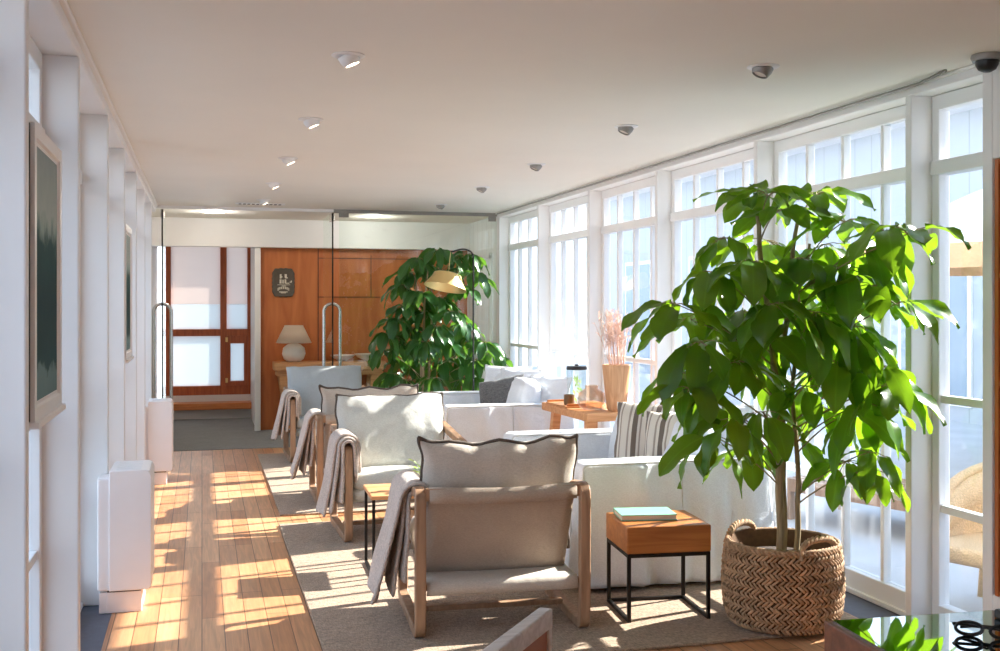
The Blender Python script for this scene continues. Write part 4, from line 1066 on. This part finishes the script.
b = MB(); b.lathe([(.001, 0), (.25, 0), (.25, .06), (.04, .09), (.001, .09)]); b.build('base', M['stone'], t, smooth=40)

# wicker chair outside the narrow window
t = thing('wicker_chair', 'pale wicker chair on the patio outside the narrow window', 'chair', (3.78, 4.44, -.03), R(-68)); t.scale = (1, 1, .88)
b = MB(); n = 22; rings = []
for i in range(9):
    z = .36 + .46 * i / 8; ring = []
    for j in range(n + 1):
        a = PI * (-.05 + 1.10 * j / n); r_ = .27 + .05 * (i / 8) ** 3 + .02 * math.sin(i * .8)
        drop = .26 * (1 - max(0, math.sin(a)) ** .6) * (i / 8)
        ring.append(V((r_ * math.cos(a), r_ * math.sin(a) * 1.0, z - drop)))
    rings.append(ring)
b.quadstrip(rings); b.build('woven_back', M['rattan'], t, smooth=60, solid=.02)
b = MB(); b.tube(rings[-1], .028, 8); b.build('rolled_edge', M['rattan'], t, smooth=60)
b = MB(); b.softbox((-.27, -.26, .30), (.27, .26, .40), .04, inner=5); b.build('seat', M['rattan'], t, smooth=60)
for x, y in ((-.2, -.2), (.2, -.2), (-.2, .2), (.2, .2)): b = MB(); b.tube([(x * 1.25, y * 1.25, 0), (x, y, .32)], [.018, .022], 8); b.build('leg', M['rattan'], t, smooth=60)
# low timber lounger outside the last bay
t = thing('timber_lounger', 'low brown timber lounger on the patio beyond the window bay', 'lounger', (4.55, 6.3, -.03), R(20))
b = MB()
for i in range(7): b.box((-.30 + i * .09, -.75, .26), (-.30 + i * .09 + .07, .75, .285))
b.build('slats', M['oak'], t)
b = MB(); b.box((-.32, -.75, .2), (-.29, .75, .29)); b.box((.30, -.75, .2), (.33, .75, .29)); b.build('frame', M['oak'], t)
for x in (-.3, .3):
    for y in (-.7, .7): b = MB(); b.box((x - .025, y - .025, 0), (x + .025, y + .025, .2)); b.build('leg', M['oak'], t)
# hedge outside the left windows, pink render outside the end window
b = MB(); rr = random.Random(77)
for i in range(2600):
    c = V((-3.2 + rr.gauss(0, .3), rr.uniform(1, 22), rr.uniform(-.02, 1.9))); a = rr.uniform(0, 2 * PI); d = V((math.cos(a), math.sin(a), rr.uniform(-.6, .6))).normalized(); sd = d.cross(V((0, 0, 1))).normalized()
    q = [c - d * .13, c + sd * .06, c + d * .13, c - sd * .06]; b.bm.faces.new([b.bm.verts.new(p) for p in q])
o = b.build('hedge', M['hedge'], None); tag(o, 'dark green hedge outside the left windows', 'hedge')

# ------------------------------------------------------------------ light and camera
w = bpy.data.worlds.new('sky'); S.world = w; w.use_nodes = True; nt = w.node_tree; nt.nodes.clear()
out = nt.nodes.new('ShaderNodeOutputWorld'); bg = nt.nodes.new('ShaderNodeBackground')
tc = nt.nodes.new('ShaderNodeTexCoord'); sx = nt.nodes.new('ShaderNodeSeparateXYZ'); nt.links.new(tc.outputs['Generated'], sx.inputs[0])
cr = nt.nodes.new('ShaderNodeValToRGB'); e = cr.color_ramp.elements
e[0].position = 0.; e[0].color = (.78, .88, 1, 1); e[1].position = .8; e[1].color = (.48, .68, 1, 1)
nt.links.new(sx.outputs['Z'], cr.inputs['Fac']); nt.links.new(cr.outputs['Color'], bg.inputs['Color']); bg.inputs['Strength'].default_value = SKY
nt.links.new(bg.outputs['Background'], out.inputs['Surface'])
for nm, lo, en, rad in (('hall_fill', (.12, 12.05, 2.42), 6, .1), ('hall_fill', (1.9, 12.3, 2.42), 6, .1)):  # added fill to brighten the hall; the second point has no fitting
    pl = bpy.data.lights.new(nm, 'POINT'); pl.energy = en; pl.color = (1, .95, .9); pl.shadow_soft_size = rad
    po = bpy.data.objects.new(nm, pl); COL.objects.link(po); po.location = lo
ld = bpy.data.lights.new('sun', 'SUN'); ld.energy = SUN; ld.angle = R(.6); ld.color = (1, .95, .87)
so = bpy.data.objects.new('sun', ld); COL.objects.link(so)
sv = V((1, .225, 1.0247 * math.tan(R(32.3)))).normalized()
so.rotation_euler = sv.to_track_quat('Z', 'Y').to_euler()

cd = bpy.data.cameras.new('camera'); cam = bpy.data.objects.new('camera', cd); COL.objects.link(cam)
cam.location = (0, 0, EYE); cam.rotation_euler = (PI / 2, 0, -TH); cd.sensor_width = 36; cd.lens = 36 * 1.08; cd.shift_y = -20.5 / 1000; cd.clip_start = .05; cd.clip_end = 200
S.camera = cam
S.view_settings.view_transform = 'Standard'; S.view_settings.look = 'None'; S.view_settings.exposure = EXPO; S.view_settings.gamma = 1; S.view_settings.use_curve_mapping = False
S.cycles.use_denoising = True; S.cycles.max_bounces = 12; S.cycles.diffuse_bounces = 6; S.cycles.glossy_bounces = 5; S.cycles.transparent_max_bounces = 40; S.cycles.transmission_bounces = 8
S.cycles.sample_clamp_indirect = 6; S.cycles.caustics_reflective = False; S.cycles.caustics_refractive = False
